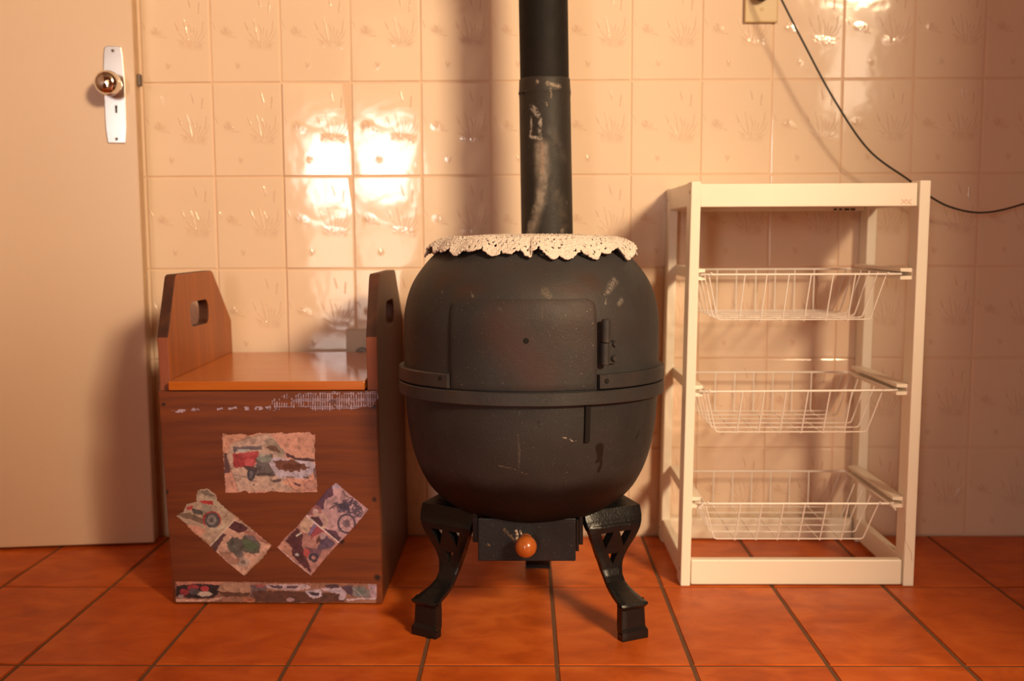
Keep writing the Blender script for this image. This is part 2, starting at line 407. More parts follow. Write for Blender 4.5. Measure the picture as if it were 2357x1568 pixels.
for c in range(c0, c1):
    for r in range(-2, 5):
        a = TILT.get((c, r), (random.uniform(-.004, .004), random.uniform(-.005, .005)))
        add_tile('tile', tme, (WX0 + TW * (c + .5), random.uniform(-.0003, .0003), (5 - r - .5) * TH), wallb, (a[0], 0, a[1]))
# floor tiles
FW, FD, FX0, FY0 = .2118, .3573, -.7992, -.6893
def ftile(w, d):
    b = bmesh.new(); bx(b, -w / 2, w / 2, -d / 2, d / 2, -.008, 0)
    es = [e for e in b.edges if all(v.co.z > -.001 for v in e.verts)]
    bmesh.ops.bevel(b, geom=es, offset=.0014, segments=2, affect='EDGES')
    me = bpy.data.meshes.new('floor_tile'); b.to_mesh(me); b.free(); me.materials.append(MT['floor_tile']); return me
G = .0062
fm = ftile(FW - G, FD - G); ylast = FY0 + FD; fm2 = ftile(FW - G, -ylast - G)
for c in range(-4, 9):
    for r in range(-4, 1):
        add_tile('tile', fm, (FX0 + FW * (c + .5), FY0 + FD * (r + .5), random.uniform(-.0002, .0002)), floor)
    add_tile('tile', fm2, (FX0 + FW * (c + .5), ylast / 2, 0), floor)

# ------------------------------------------------------------------ door on the left, folded back near the wall
dr = empty('door_1', (-.81, -.075, .004), kind='structure'); dang = .118
def DR(p):   # door-local (u to the left along the leaf, v towards the room, z) -> world
    u, v, z = p
    d = Vector((-math.cos(dang), -math.sin(dang), 0)); n = Vector((math.sin(dang) * -1, -math.cos(dang) * 1, 0)); n = Vector((math.sin(dang), -math.cos(dang), 0))
    return Vector((-.812, -.068, 0)) + d * u + n * v + Vector((0, 0, z))
def xf(bm, f):
    for v in bm.verts: v.co = f(v.co)
    return bm
put('door_leaf', xf(box(0.0, .80, -.034, 0, .006, 2.08, bev=.0015), DR), MT['door'], dr)
put('leaf_edge', xf(box(-.0012, -.0001, -.0335, -.0005, .008, 2.078), DR), MT['door_edge'], dr, label='unpainted wooden edge of the door')
hp = [(.018, .0), (.021, .03), (.0215, .10), (.0215, .125), (.019, .180), (.0165, .196), (.010, .198)]
prof = [(x, z) for x, z in hp] + [(-x, z) for x, z in reversed(hp)]
uc = .041
prof_b = [(uc + x, .8655 + z) for x, z in prof]
keyh = [(uc - .002 + .0035 * math.cos(a), .9395 + .0035 * math.sin(a)) for a in [math.radians(-60 + 300 * i / 9) for i in range(10)]]
keyh = [(uc - .002 + .0030 * math.cos(t), .9395 + .0035 * math.sin(t)) for t in [math.radians(-50 + 280 * i / 10) for i in range(11)]] + [(uc - .004, .927), (uc + .0, .927)]
pl = xf(prism(prof_b, 'y', 0, .0035, bev=.0012), DR)
plate = put('handle_plate', pl, MT['chrome'], dr, label='long chrome door plate with a keyhole')
put('keyhole', xf(prism(keyh, 'y', .0033, .0039), DR), MT['hole'], plate)
for z in (.874, 1.054):
    b = bmesh.new(); lathe(b, [(.0, .0048), (.002, .0046), (.0033, .0035)], (uc, 0, z), 12, axis='Y'); put('screw', xf(b, DR), MT['steel_dark'], plate)
b = bmesh.new()
kp = [(0, .068), (.012, .0675), (.019, .065), (.0240, .058), (.0258, .048), (.0250, .037), (.0205, .0285), (.0135, .024), (.0120, .014), (.0165, .009), (.0175, .0035)]
lathe(b, kp, (uc + .001, 0, .982), 32, axis='Y'); put('door_knob', xf(b, DR), mat_plain('mirror_chrome', (.86, .84, .82, 1), .07, 1, bump=.02, bs=14, var=.1, vs=20), dr, smooth=True, label='round chrome door knob')
put('latch', xf(box(-.010, -.001, -.024, -.012, .985, 1.010, bev=.002), DR), MT['steel_dark'], dr)

# ------------------------------------------------------------------ wooden box bench
XL, XR = -.659, -.2655
BF = -.4255
kn = lambda x, z: ((x, BF, z), .0055)
wood_front = mat_wood('stained_pine_front', (.215, .050, .0062), (.105, .021, .0032), 'x', .42,
                      knots=[((-.6505, BF, .3702), .005), ((-.6506, BF, .2102), .006), ((-.2717, BF, .3647), .006), ((-.2732, BF, .1962), .007), ((-.2711, BF, .0506), .009), ((-.334, BF, .118), .007)])
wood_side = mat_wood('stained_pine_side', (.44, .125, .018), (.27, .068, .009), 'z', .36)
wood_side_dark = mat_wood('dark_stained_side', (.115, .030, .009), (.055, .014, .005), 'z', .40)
wood_worn = mat_wood('worn_red_end_grain', (.33, .10, .05), (.22, .055, .02), 'z', .55)
wood_end = mat_wood('dark_end_grain', (.10, .028, .010), (.045, .012, .005), 'y', .55)
wood_lid = mat_wood('varnished_orange_lid', (.56, .165, .022), (.46, .12, .014), 'x', .16, coat=.25)
bench = empty('storage_bench', (-.462, -.22, 0), 'dark-stained wooden storage bench with peeling pictures pasted on its front', 'bench')
def house(y0, y1, ya, yb, zs, zt):
    return [(y0, .002), (y1, .002), (y1, zs), (yb, zt - .004), (yb - .01, zt), (ya + .01, zt), (ya, zt - .004), (y0, zs)]
def rrect(y0, y1, z0, z1, r, n=5):
    P = []
    for cx, cz, a0 in ((y1 - r, z1 - r, 0), (y0 + r, z1 - r, 90), (y0 + r, z0 + r, 180), (y1 - r, z0 + r, 270)):
        P += [(cx + r * math.cos(math.radians(a0 + 90 * k / n)), cz + r * math.sin(math.radians(a0 + 90 * k / n))) for k in range(n + 1)]
    return P
def side_panel(xa, xb, y0, mat, lean=0):
    bm = prism(house(y0, -.018, -.356, -.130, .490, .6010), 'x', xa, xb, holes=[rrect(-.284, -.172, .497, .5445, .018)], bev=.0022)
    for v in bm.verts: v.co.x += lean * (1 - v.co.z / .4)
    bmesh.ops.recalc_face_normals(bm, faces=bm.faces[:])
    for f in bm.faces:
        n = f.normal; c = f.calc_center_median()
        if abs(n.x) < .5 and c.z > .1:
            if c.z > .492: f.material_index = 1
            elif n.y < -.7: f.material_index = 2
    o = put('side_panel', bm, mat, bench); o.data.materials.append(wood_end); o.data.materials.append(wood_worn); return o
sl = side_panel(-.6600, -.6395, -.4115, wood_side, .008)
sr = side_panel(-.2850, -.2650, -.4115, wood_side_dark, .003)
# the front edge strips of the side panels (paler worn edge, dark upper bevel)
put('front_panel', prism([(-.6445, .0015), (-.2620, .0015), (-.2668, .3945), (-.6585, .3945)], 'y', BF, -.4118, bev=.0014), wood_front, bench, origin=(0, 0, 0))
put('back_panel', box(-.639, -.286, -.034, -.020, .004, .40), wood_front, bench)
put('bottom_board', box(-.638, -.286, -.411, -.035, .012, .026), wood_front, bench)
lid = bmesh.new(); bx(lid, -.6385, -.2865, -.4300, -.030, .3965, .4125, bev=.0018, seg=2)
for v in lid.verts: v.co.z += (v.co.y + .43) * .018
put('lid', lid, wood_lid, bench, label='glossy orange varnished lid')

# ---- pasted pictures: printed colours on thin torn paper sheets
def vnoise(X, Y, s, seed=0):
    X = X / s; Y = Y / s; xi = np.floor(X).astype(int); yi = np.floor(Y).astype(int); xf_ = X - xi; yf_ = Y - yi
    def h(a, b):
        n = (a * 374761393 + b * 668265263 + seed * 144269504) & 0x7fffffff
        n = ((n ^ (n >> 13)) * 1274126177) & 0x7fffffff
        return ((n ^ (n >> 16)) & 0xffff) / 65535.0
    u = xf_ * xf_ * (3 - 2 * xf_); v = yf_ * yf_ * (3 - 2 * yf_)
    return (h(xi, yi) * (1 - u) + h(xi + 1, yi) * u) * (1 - v) + (h(xi, yi + 1) * (1 - u) + h(xi + 1, yi + 1) * u) * v
def fbm(X, Y, s, seed=0, n=3):
    return sum(vnoise(X, Y, s / 2 ** i, seed + i) * .5 ** i for i in range(n)) / sum(.5 ** i for i in range(n))
def inpoly(X, Y, P):
    c = np.zeros(X.shape, bool); j = len(P) - 1
    for i in range(len(P)):
        xi, yi = P[i]; xj, yj = P[j]
        if yi != yj: c ^= ((yi > Y) != (yj > Y)) & (X < (xj - xi) * (Y - yi) / (yj - yi) + xi)
        j = i
    return c
LIT = (.90, .64, .44)
def alb(c):
    l = lin(c); g = .8 * (l[0] * .35 + l[1] * .5 + l[2] * .15); l = [.93 * v + .07 * g for v in l]; return np.array([min(.9, .82 * l[i] / LIT[i]) for i in range(3)])
class Sheet:
    def __init__(s, x0, y0, x1, y1, step):
        xs = np.arange(x0, x1 + step, step); ys = np.arange(y0, y1 + step, step)
        s.X, s.Y = np.meshgrid(xs, ys); s.C = np.zeros(s.X.shape + (3,)); s.A = np.ones(s.X.shape, bool); s.seed = 1
    def wob(s, amt, sc):
        s.seed += 5
        return s.X + (fbm(s.X, s.Y, sc, s.seed) - .5) * 2 * amt, s.Y + (fbm(s.X, s.Y, sc, s.seed + 50) - .5) * 2 * amt
    def fill(s, c, var=.1, sc=40):
        s.seed += 3; n = fbm(s.X, s.Y, sc, s.seed, 4)[..., None]
        s.C[:] = alb(c) * (1 + (n - .5) * 2 * var * 2)
    def poly(s, P, c, k=1, rough=6, sc=22, var=.15, grit=0):
        X, Y = s.wob(rough, sc); m = inpoly(X, Y, P)
        if grit: m &= fbm(s.X, s.Y, 14, s.seed + 9, 3) > grit
        n = 1 + (fbm(s.X, s.Y, 26, s.seed, 3) - .5)[..., None] * 2 * var * 2
        s.C[m] = (s.C * (1 - k) + (alb(c) * n) * k)[m]
    def ell(s, cx, cy, rx, ry, c, k=1, rough=4, ring=None, var=.15, ang=0):
        X, Y = s.wob(rough, 18); a = math.radians(ang); dx, dy = X - cx, Y - cy
        d = np.hypot((dx * math.cos(a) + dy * math.sin(a)) / rx, (-dx * math.sin(a) + dy * math.cos(a)) / ry)
        m = d < 1
        if ring: m &= d > ring
        n = 1 + (fbm(s.X, s.Y, 20, s.seed, 2) - .5)[..., None] * 2 * var * 2
        s.C[m] = (s.C * (1 - k) + (alb(c) * n) * k)[m]
    def line(s, P, wd, c, k=1, rough=2):
        X, Y = s.wob(rough, 16); m = np.zeros(X.shape, bool)
        for (ax, ay), (bx_, by_) in zip(P, P[1:]):
            L = (bx_ - ax) ** 2 + (by_ - ay) ** 2; t = np.clip(((X - ax) * (bx_ - ax) + (Y - ay) * (by_ - ay)) / L, 0, 1)
            m |= np.hypot(X - ax - t * (bx_ - ax), Y - ay - t * (by_ - ay)) < wd
        s.C[m] = (s.C * (1 - k) + alb(c) * k)[m]
    def cut(s, P, rough=6, sc=16, keep=True):
        X, Y = s.wob(rough, sc); m = inpoly(X, Y, P); s.A &= m if keep else ~m
    def build(s, name, conv, mat, parent, label, lift=0.0008):
        g1 = fbm(s.X, s.Y, 30, 901, 4); g2 = fbm(s.X, s.Y, 9, 955, 2)
        s.C *= (1 + .55 * (g1 - .5) + .30 * (g2 - .5))[..., None]
        sc_ = (fbm(s.X, s.Y, 46, 333, 4) > .66)[..., None]; s.C = np.where(sc_, s.C * .72, s.C)
        h, w_ = s.X.shape; P = conv(s.X.ravel(), s.Y.ravel())
        keep = (s.A[:-1, :-1] & s.A[1:, :-1] & s.A[:-1, 1:] & s.A[1:, 1:])
        idx = np.arange(h * w_).reshape(h, w_)
        q = np.stack([idx[:-1, :-1][keep], idx[1:, :-1][keep], idx[1:, 1:][keep], idx[:-1, 1:][keep]], 1)
        used = np.unique(q); rm = np.full(h * w_, -1); rm[used] = np.arange(len(used)); q = rm[q]
        me = bpy.data.meshes.new(name); me.from_pydata(P[used].tolist(), [], q.tolist())
        ca = me.color_attributes.new('print', 'FLOAT_COLOR', 'POINT')
        col = np.concatenate([np.clip(s.C.reshape(-1, 3)[used], 0, .95), np.ones((len(used), 1))], 1)
        ca.data.foreach_set('color', col.astype(np.float32).ravel())
        o = put(name, me, mat, parent, label=label)
        md = o.modifiers.new('paper', 'SOLIDIFY'); md.thickness = .0006; md.offset = 0
        return o
mp = M('printed_paper'); an = mp.t.nodes.new('ShaderNodeAttribute'); an.attribute_name = 'print'
MT['print'] = mp.fin(an.outputs['Color'], .6, normal=mp.bump(mp.noise(mp.obj(), 180, 3), .25, .001))
def conv_front(X, Y):   # zoom-plan units of the box front -> metres on its front face
    px = 380 + X / 3.5635; py = 960 + Y / 3.5635; t = py - 900
    return np.stack([(px - 1208.3) * (.0007806 + t * 3.5e-8), np.full(px.shape, BF - .0009), .3953 - (t * .000796 + t * t * 1.7e-8)], 1)
ST = 4.4
PINK, DARK, CREAM, LILAC, RED = (206, 130, 100), (72, 36, 40), (194, 142, 114), (160, 118, 122), (170, 45, 42)
# 1 big picture at the top
s = Sheet(455, 105, 1265, 635, ST); s.fill(PINK, .10, 60)
s.poly([(480, 130), (760, 130), (560, 210), (505, 330), (480, 330)], (205, 128, 92), .9)
s.poly([(485, 290), (530, 300), (540, 450), (490, 460)], DARK, .9)
s.poly([(545, 215), (700, 160), (860, 130), (960, 250), (990, 280), (1000, 500), (960, 520), (1060, 600), (605, 605), (560, 470), (510, 320)], CREAM, 1, 5)
s.poly([(820, 180), (880, 170), (930, 220), (990, 290), (960, 330), (850, 260)], (140, 110, 88), .8, 12)
s.poly([(820, 240), (900, 230), (960, 290), (900, 280)], (104, 52, 26), .8, 8)
s.poly([(560, 240), (800, 235), (800, 262), (600, 275), (565, 300)], (92, 72, 72), .9)
s.poly([(600, 262), (700, 262), (695, 275), (605, 278)], (185, 165, 150), .9, 2)
s.poly([(560, 300), (770, 275), (775, 320), (730, 400), (620, 410), (560, 400)], RED, 1, 6)
s.poly([(620, 290), (760, 280), (765, 310), (620, 330)], (185, 62, 58), .9)
s.ell(700, 375, 42, 38, (192, 70, 66), 1); s.ell(590, 385, 30, 30, (150, 36, 36), .9)
s.poly([(750, 330), (880, 300), (900, 420), (900, 470), (740, 470), (750, 400)], (82, 66, 62), .85, 14)
s.ell(820, 330, 60, 35, (150, 140, 118), .6, 12); s.ell(800, 405, 45, 30, (98, 80, 74), .7, 10)
s.poly([(640, 400), (700, 395), (760, 410), (740, 500), (690, 440)], (60, 40, 40), .9, 8)
s.ell(708, 470, 32, 50, (66, 50, 52), 1, 5); s.ell(708, 465, 16, 30, (120, 100, 96), .7, 5)
s.line([(570, 470), (720, 500)], 6, (110, 84, 74), .5); s.poly([(760, 455), (910, 460), (905, 482), (750, 478)], (62, 44, 44), .85, 6)
s.poly([(985, 290), (1030, 300), (1080, 330), (1230, 340), (1225, 362), (1100, 362), (1000, 320)], (70, 34, 40), .95, 9)
s.poly([(850, 370), (900, 330), (1080, 350), (1230, 370), (1235, 440), (1150, 500), (930, 490), (880, 420)], (186, 150, 148), 1, 10)
s.poly([(890, 350), (1060, 345), (1150, 390), (1190, 420), (1050, 450), (930, 430)], (112, 58, 38), 1, 16)
s.poly([(980, 380), (1130, 385), (1110, 420), (960, 425)], (96, 40, 22), .9, 12)
s.poly([(1000, 480), (1080, 485), (1060, 498), (1000, 495)], (130, 82, 66), .9, 8)
s.poly([(870, 520), (950, 500), (960, 520), (900, 535)], (74, 46, 48), .9, 6); s.poly([(1050, 530), (1120, 550), (1110, 568), (1060, 550)], (74, 40, 44), .9, 6)
s.poly([(1130, 490), (1180, 480), (1180, 500), (1140, 500)], (90, 60, 54), .9, 5); s.ell(1195, 560, 55, 48, (170, 100, 84), .7, 8); s.ell(1195, 560, 34, 30, (196, 128, 104), .6, 6)
s.poly([(1215, 420), (1245, 400), (1245, 510), (1225, 490)], (88, 50, 54), .8)
s.line([(545, 215), (700, 163), (860, 132)], 3, (120, 74, 50), .6); s.line([(510, 320), (560, 470), (605, 600)], 3, (130, 80, 56), .6); s.line([(1000, 500), (1040, 580), (1090, 605)], 3, (110, 66, 50), .6)
s.line([(520, 160), (560, 330)], 2, (170, 100, 70), .4)
for i in range(26): s.ell(random.uniform(560, 1200), random.uniform(440, 600), random.uniform(3, 7), random.uniform(3, 6), (84, 48, 44), .8, 2)
s.cut([(472, 130), (530, 142), (620, 132), (700, 146), (770, 125), (850, 132), (960, 122), (990, 134), (1060, 124), (1195, 122), (1205, 140), (1236, 138), (1236, 200), (1226, 230), (1238, 260), (1232, 330), (1240, 420), (1250, 500), (1252, 612), (1100, 618), (940, 614), (870, 606), (820, 618), (690, 620), (655, 600), (620, 616), (498, 618), (492, 500), (482, 360), (476, 240)], 5, 14)
s.build('pasted_picture', conv_front, MT['print'], bench, 'torn picture of a red vintage car')
# 2 lower left, tilted pair
s = Sheet(80, 565, 885, 1315, ST); s.fill((176, 120, 84), .12, 60)
s.poly([(270, 580), (350, 580), (430, 640), (560, 790), (570, 830), (390, 1030), (180, 900), (90, 810)], (182, 138, 106), .9, 10)
s.poly([(280, 600), (340, 590), (410, 640), (330, 640)], (110, 84, 66), .8, 10); s.poly([(260, 640), (420, 660), (540, 770), (470, 760), (380, 700)], (188, 150, 116), .8, 8)
s.poly([(100, 790), (200, 780), (330, 840), (330, 880), (180, 830)], (98, 66, 46), .8, 10)
s.poly([(280, 680), (390, 680), (400, 715), (310, 705)], (180, 36, 32), 1, 5); s.poly([(180, 730), (230, 720), (225, 755), (185, 755)], (176, 48, 40), 1, 5)
s.poly([(220, 745), (320, 760), (310, 800), (230, 785)], (62, 56, 52), .9, 8); s.poly([(300, 700), (380, 720), (390, 780), (320, 790), (300, 740)], (140, 116, 92), .8, 10)
s.ell(385, 838, 76, 70, (170, 50, 40), 1, 4); s.ell(390, 842, 62, 64, (84, 68, 62), 1, 4); s.ell(385, 840, 40, 42, (140, 116, 98), .8, 4); s.ell(383, 842, 16, 18, (70, 54, 48), .9, 3)
s.poly([(330, 870), (360, 900), (430, 905), (500, 860), (520, 900), (420, 930), (340, 900)], (196, 158, 120), .8, 6)
s.poly([(180, 880), (250, 880), (340, 920), (330, 950), (260, 990)], (206, 130, 96), .9, 8); s.ell(258, 920, 26, 26, (190, 110, 80), .6, 3, .6)
s.poly([(570, 830), (700, 890), (880, 1045), (640, 1300), (370, 1055)], (204, 140, 108), 1, 2)
s.poly([(570, 845), (640, 870), (690, 900), (660, 935), (600, 945), (520, 900)], (84, 36, 36), 1, 8); s.poly([(470, 950), (500, 960), (440, 1060), (420, 1100), (375, 1060)], (82, 40, 40), .95, 10)
s.poly([(650, 930), (740, 930), (830, 1010), (860, 1050), (800, 1020), (700, 980)], (170, 96, 76), .9, 10)
s.poly([(500, 1030), (560, 980), (640, 1000), (660, 960), (720, 965), (790, 1040), (770, 1110), (700, 1115), (640, 1100), (620, 1140), (570, 1120), (520, 1070)], (96, 78, 64), 1, 10)
s.poly([(630, 1000), (700, 1000), (770, 1050), (740, 1100), (650, 1080)], (84, 88, 56), .9, 8); s.ell(610, 1120, 36, 32, (110, 88, 76), .9, 5); s.ell(560, 1070, 36, 38, (100, 86, 70), .8, 6)
s.poly([(650, 965), (720, 970), (760, 1010), (690, 1000)], (120, 88, 84), .8, 6); s.ell(640, 1185, 52, 36, (172, 134, 112), 1, 8); s.ell(640, 1185, 22, 18, (120, 80, 66), .8, 5)
s.poly([(440, 1100), (540, 1110), (560, 1150), (620, 1160), (600, 1200), (540, 1200), (450, 1130)], (158, 96, 70), .8, 10)
s.line([(572, 838), (368, 1058)], 5, (214, 170, 140), 1, 1); s.line([(545, 800), (880, 1050)], 5, (196, 140, 110), .6, 2)
s.cut([(272, 590), (352, 580), (425, 635), (430, 680), (520, 760), (560, 790), (700, 900), (878, 1050), (790, 1170), (648, 1302), (520, 1200), (370, 1058), (200, 910), (170, 870), (90, 805), (150, 770), (175, 710), (260, 690), (255, 640)], 7, 16)
s.build('pasted_picture', conv_front, MT['print'], bench, 'torn pasted pictures of a red car and a green car')
# 3 lower right, tilted pair
s = Sheet(905, 525, 1680, 1310, ST); s.fill((196, 132, 116), .10, 60)
s.poly([(1400, 535), (1670, 755), (1430, 1030), (1160, 800)], (186, 128, 120), 1, 2)
s.poly([(1330, 590), (1370, 560), (1390, 640), (1310, 680), (1300, 760), (1220, 740), (1200, 720)], (84, 42, 58), .95, 12); s.line([(1180, 790), (1360, 570)], 10, (84, 42, 58), .8, 6)
s.poly([(1380, 540), (1440, 545), (1440, 580), (1370, 580)], (168, 136, 146), .8, 8)
s.ell(1235, 770, 52, 52, (156, 84, 78), .9, 4, .5); s.ell(1235, 770, 24, 24, (196, 140, 124), .8, 4); s.ell(1270, 850, 66, 66, (190, 140, 110), .9, 4, .66); s.poly([(1190, 820), (1260, 810), (1300, 880), (1280, 900)], (74, 34, 44), .95, 8)
s.poly([(1390, 700), (1460, 680), (1540, 660), (1620, 740), (1600, 820), (1500, 790), (1420, 780)], (84, 60, 74), .9, 16, grit=.42)
s.line([(1350, 750), (1400, 720), (1520, 690), (1610, 740)], 5, (74, 50, 60), .9); s.line([(1460, 680), (1520, 800), (1560, 820)], 5, (70, 50, 62), .9); s.line([(1540, 660), (1500, 720), (1440, 740)], 5, (80, 56, 66), .9); s.poly([(1420, 705), (1500, 700), (1520, 760), (1440, 765)], (70, 52, 66), .9, 10)
s.ell(1490, 870, 76, 82, (76, 54, 66), 1, 4, .80); s.ell(1490, 870, 30, 34, (96, 66, 72), .8, 6); s.line([(1440, 820), (1545, 920)], 3, (96, 66, 72), .8); s.line([(1540, 820), (1440, 920)], 3, (96, 66, 72), .8)
s.ell(1585, 780, 40, 40, (90, 64, 74), .8, 5, .7); s.line([(1460, 600), (1480, 640), (1520, 660)], 4, (76, 50, 56), .8)
s.poly([(1310, 910), (1400, 930), (1450, 990), (1420, 1025), (1320, 950)], (82, 42, 56), .95, 10)
s.poly([(1160, 805), (1430, 1030), (1195, 1295), (920, 1065)], (176, 108, 90), 1, 2)
s.poly([(1150, 820), (1200, 830), (1230, 870), (1180, 960), (1120, 930), (1100, 880)], (196, 142, 110), .9, 8)
s.poly([(1080, 900), (1130, 960), (1130, 1060), (1150, 1110), (1190, 1240), (1200, 1280), (1040, 1130), (1040, 1060), (990, 1010)], (86, 36, 38), 1, 12)
s.line([(1080, 970), (1120, 945)], 6, (222, 190, 160), .9); s.ell(1085, 1125, 18, 12, (206, 176, 160), .9, 6)
s.poly([(930, 1065), (970, 1010), (1040, 1070), (1045, 1130), (1020, 1150)], (196, 124, 94), .9, 6)
s.poly([(1190, 900), (1260, 890), (1320, 960), (1320, 1010), (1290, 1020), (1270, 950), (1200, 1000)], (160, 56, 62), .95, 10); s.line([(1190, 950), (1230, 880)], 14, (128, 96, 120), .9, 5)
s.poly([(1300, 950), (1400, 1030), (1370, 1070), (1290, 1100), (1240, 1080)], (84, 60, 76), .9, 12); s.ell(1290, 970, 32, 30, (176, 130, 120), .8, 6)
s.poly([(1150, 1060), (1260, 1080), (1320, 1100), (1280, 1150), (1160, 1120)], (112, 66, 70), .95, 12); s.ell(1220, 1150, 44, 40, (66, 48, 56), 1, 4, .4); s.ell(1160, 1110, 26, 34, (176, 60, 52), .9, 6)
s.poly([(1240, 1000), (1270, 960), (1280, 1010), (1240, 1040)], (80, 34, 24), .9, 6)
s.poly([(1290, 1080), (1380, 1070), (1220, 1270), (1150, 1150), (1240, 1200)], (180, 110, 92), .8, 8)
s.line([(1160, 805), (1430, 1028)], 5, (222, 178, 160), 1, 1); s.line([(1195, 1295), (920, 1065)], 4, (214, 160, 140), .8, 1)
s.cut([(1405, 533), (1500, 615), (1672, 752), (1560, 890), (1425, 1032), (1395, 1068), (1300, 1175), (1195, 1300), (1060, 1195), (918, 1065), (1000, 970), (1085, 890), (1165, 790), (1250, 690), (1330, 590)], 4, 16)
s.build('pasted_picture', conv_front, MT['print'], bench, 'torn pasted pictures of vintage motorcycles')
# 4 strip along the bottom
s = Sheet(75, 1335, 1755, 1535, ST); s.fill((150, 88, 62), .12, 50)
s.poly([(80, 1340), (480, 1340), (480, 1385), (300, 1375), (120, 1400)], (192, 110, 80), .95, 6)
s.poly([(90, 1385), (240, 1365), (450, 1375), (440, 1440), (400, 1480), (280, 1490), (90, 1470)], (44, 22, 24), 1, 9)
s.ell(230, 1395, 50, 22, (160, 38, 40), 1, 6); s.ell(325, 1405, 36, 24, (180, 46, 44), 1, 5); s.ell(160, 1435, 40, 26, (140, 34, 36), 1, 7); s.ell(240, 1430, 40, 28, (84, 66, 62), .9, 8); s.ell(325, 1450, 60, 22, (192, 150, 122), 1, 8); s.ell(130, 1470, 24, 18, (160, 120, 104), .9, 5)
s.poly([(85, 1490), (350, 1500), (470, 1470), (470, 1490), (380, 1515), (90, 1518)], (206, 140, 108), 1, 5)
s.poly([(420, 1420), (470, 1360), (700, 1355), (720, 1420), (640, 1450), (480, 1440)], (178, 118, 86), 1, 10)
s.poly([(430, 1430), (700, 1440), (690, 1470), (480, 1475)], (92, 46, 28), .95, 10); s.poly([(700, 1370), (830, 1380), (840, 1420), (760, 1480), (700, 1470)], (100, 72, 70), .85, 14)
s.poly([(740, 1370), (820, 1372), (810, 1395), (740, 1395)], (168, 60, 56), .7, 6)
s.poly([(830, 1370), (1160, 1370), (1200, 1400), (1100, 1420), (980, 1420), (840, 1400)], (186, 140, 132), .95, 9)
s.poly([(840, 1380), (960, 1378), (970, 1408), (900, 1405)], (62, 34, 40), .9, 8); s.poly([(990, 1382), (1090, 1380), (1080, 1405), (1000, 1402)], (66, 36, 42), .9, 8)
s.poly([(720, 1420), (1160, 1430), (1300, 1440), (1440, 1440), (1460, 1520), (720, 1520)], (92, 46, 32), 1, 10)
s.poly([(1150, 1420), (1280, 1410), (1290, 1470), (1220, 1490), (1160, 1450)], (190, 150, 146), 1, 8); s.poly([(1180, 1435), (1270, 1440), (1260, 1470), (1200, 1460)], (60, 40, 48), 1, 8)
s.poly([(1280, 1400), (1440, 1395), (1490, 1440), (1470, 1490), (1420, 1500), (1430, 1450), (1300, 1420)], (184, 144, 142), 1, 9)
s.poly([(1310, 1372), (1420, 1370), (1430, 1400), (1330, 1402)], (60, 36, 42), .9, 8); s.poly([(1440, 1385), (1540, 1380), (1540, 1470), (1500, 1450)], (72, 44, 56), .9, 8)
s.poly([(1530, 1390), (1640, 1385), (1680, 1440), (1680, 1480), (1540, 1470)], (120, 100, 92), .95, 12); s.ell(1600, 1430, 36, 34, (96, 92, 76), .8, 8); s.line([(1540, 1400), (1620, 1470)], 4, (160, 136, 126), .8)
s.poly([(1660, 1370), (1740, 1370), (1735, 1480), (1690, 1490), (1680, 1430)], (176, 128, 128), .9, 8); s.line([(1440, 1495), (1520, 1500), (1600, 1485), (1720, 1490)], 6, (196, 156, 150), .95, 6); s.line([(1440, 1512), (1480, 1495)], 5, (60, 36, 40), .9)
s.ell(688, 1500, 52, 26, (176, 92, 56), 1, 5); s.ell(690, 1500, 18, 9, (130, 62, 36), .8, 3); s.ell(1030, 1498, 34, 18, (172, 118, 108), 1, 5)
s.line([(90, 1343), (1730, 1362)], 4, (176, 100, 74), .8, 2)
s.cut([(82, 1344), (500, 1346), (900, 1354), (1300, 1358), (1735, 1362), (1738, 1480), (1732, 1526), (1500, 1526), (1460, 1512), (1200, 1524), (760, 1522), (600, 1518), (400, 1516), (86, 1520), (84, 1430)], 4, 20)
s.build('pasted_picture', conv_front, MT['print'], bench, 'scuffed picture strip along the bottom edge')
# 5 worn remains of paper along the top
s = Sheet(-20, -230, 1760, -5, 4.6); s.fill((176, 134, 132), .14, 50)
hat = (np.sin(s.X * .32 + fbm(s.X, s.Y, 60, 3) * 3) > -.25) | (np.sin(s.Y * .42) > .1)
s.ell(1378, -124, 32, 20, (92, 70, 76), .9, 10); s.ell(830, -62, 22, 10, (70, 40, 38), .9, 6); s.ell(920, -60, 18, 8, (70, 40, 38), .9, 6)
dens = fbm(s.X, s.Y, 34, 77, 4)
top = inpoly(*s.wob(14, 30), [(930, -170), (1000, -190), (1750, -212), (1750, -150), (1700, -80), (1400, -55), (1250, -50), (1180, -80), (1000, -75), (850, -70), (880, -130)])
low = inpoly(*s.wob(12, 30), [(10, -50), (300, -75), (560, -85), (860, -85), (960, -60), (900, -45), (600, -62), (300, -55), (120, -30), (20, -40)])
edge = np.clip((s.X - 880) / 260, 0, 1)
s.A = (top & hat & (dens > .52 - .22 * edge)) | (low & (dens > .50))
s.C[:] = s.C * (.72 + .5 * dens[..., None])
s.build('paper_residue', conv_front, MT['print'], bench, 'scratched whitish paper residue')['kind'] = 'stuff'

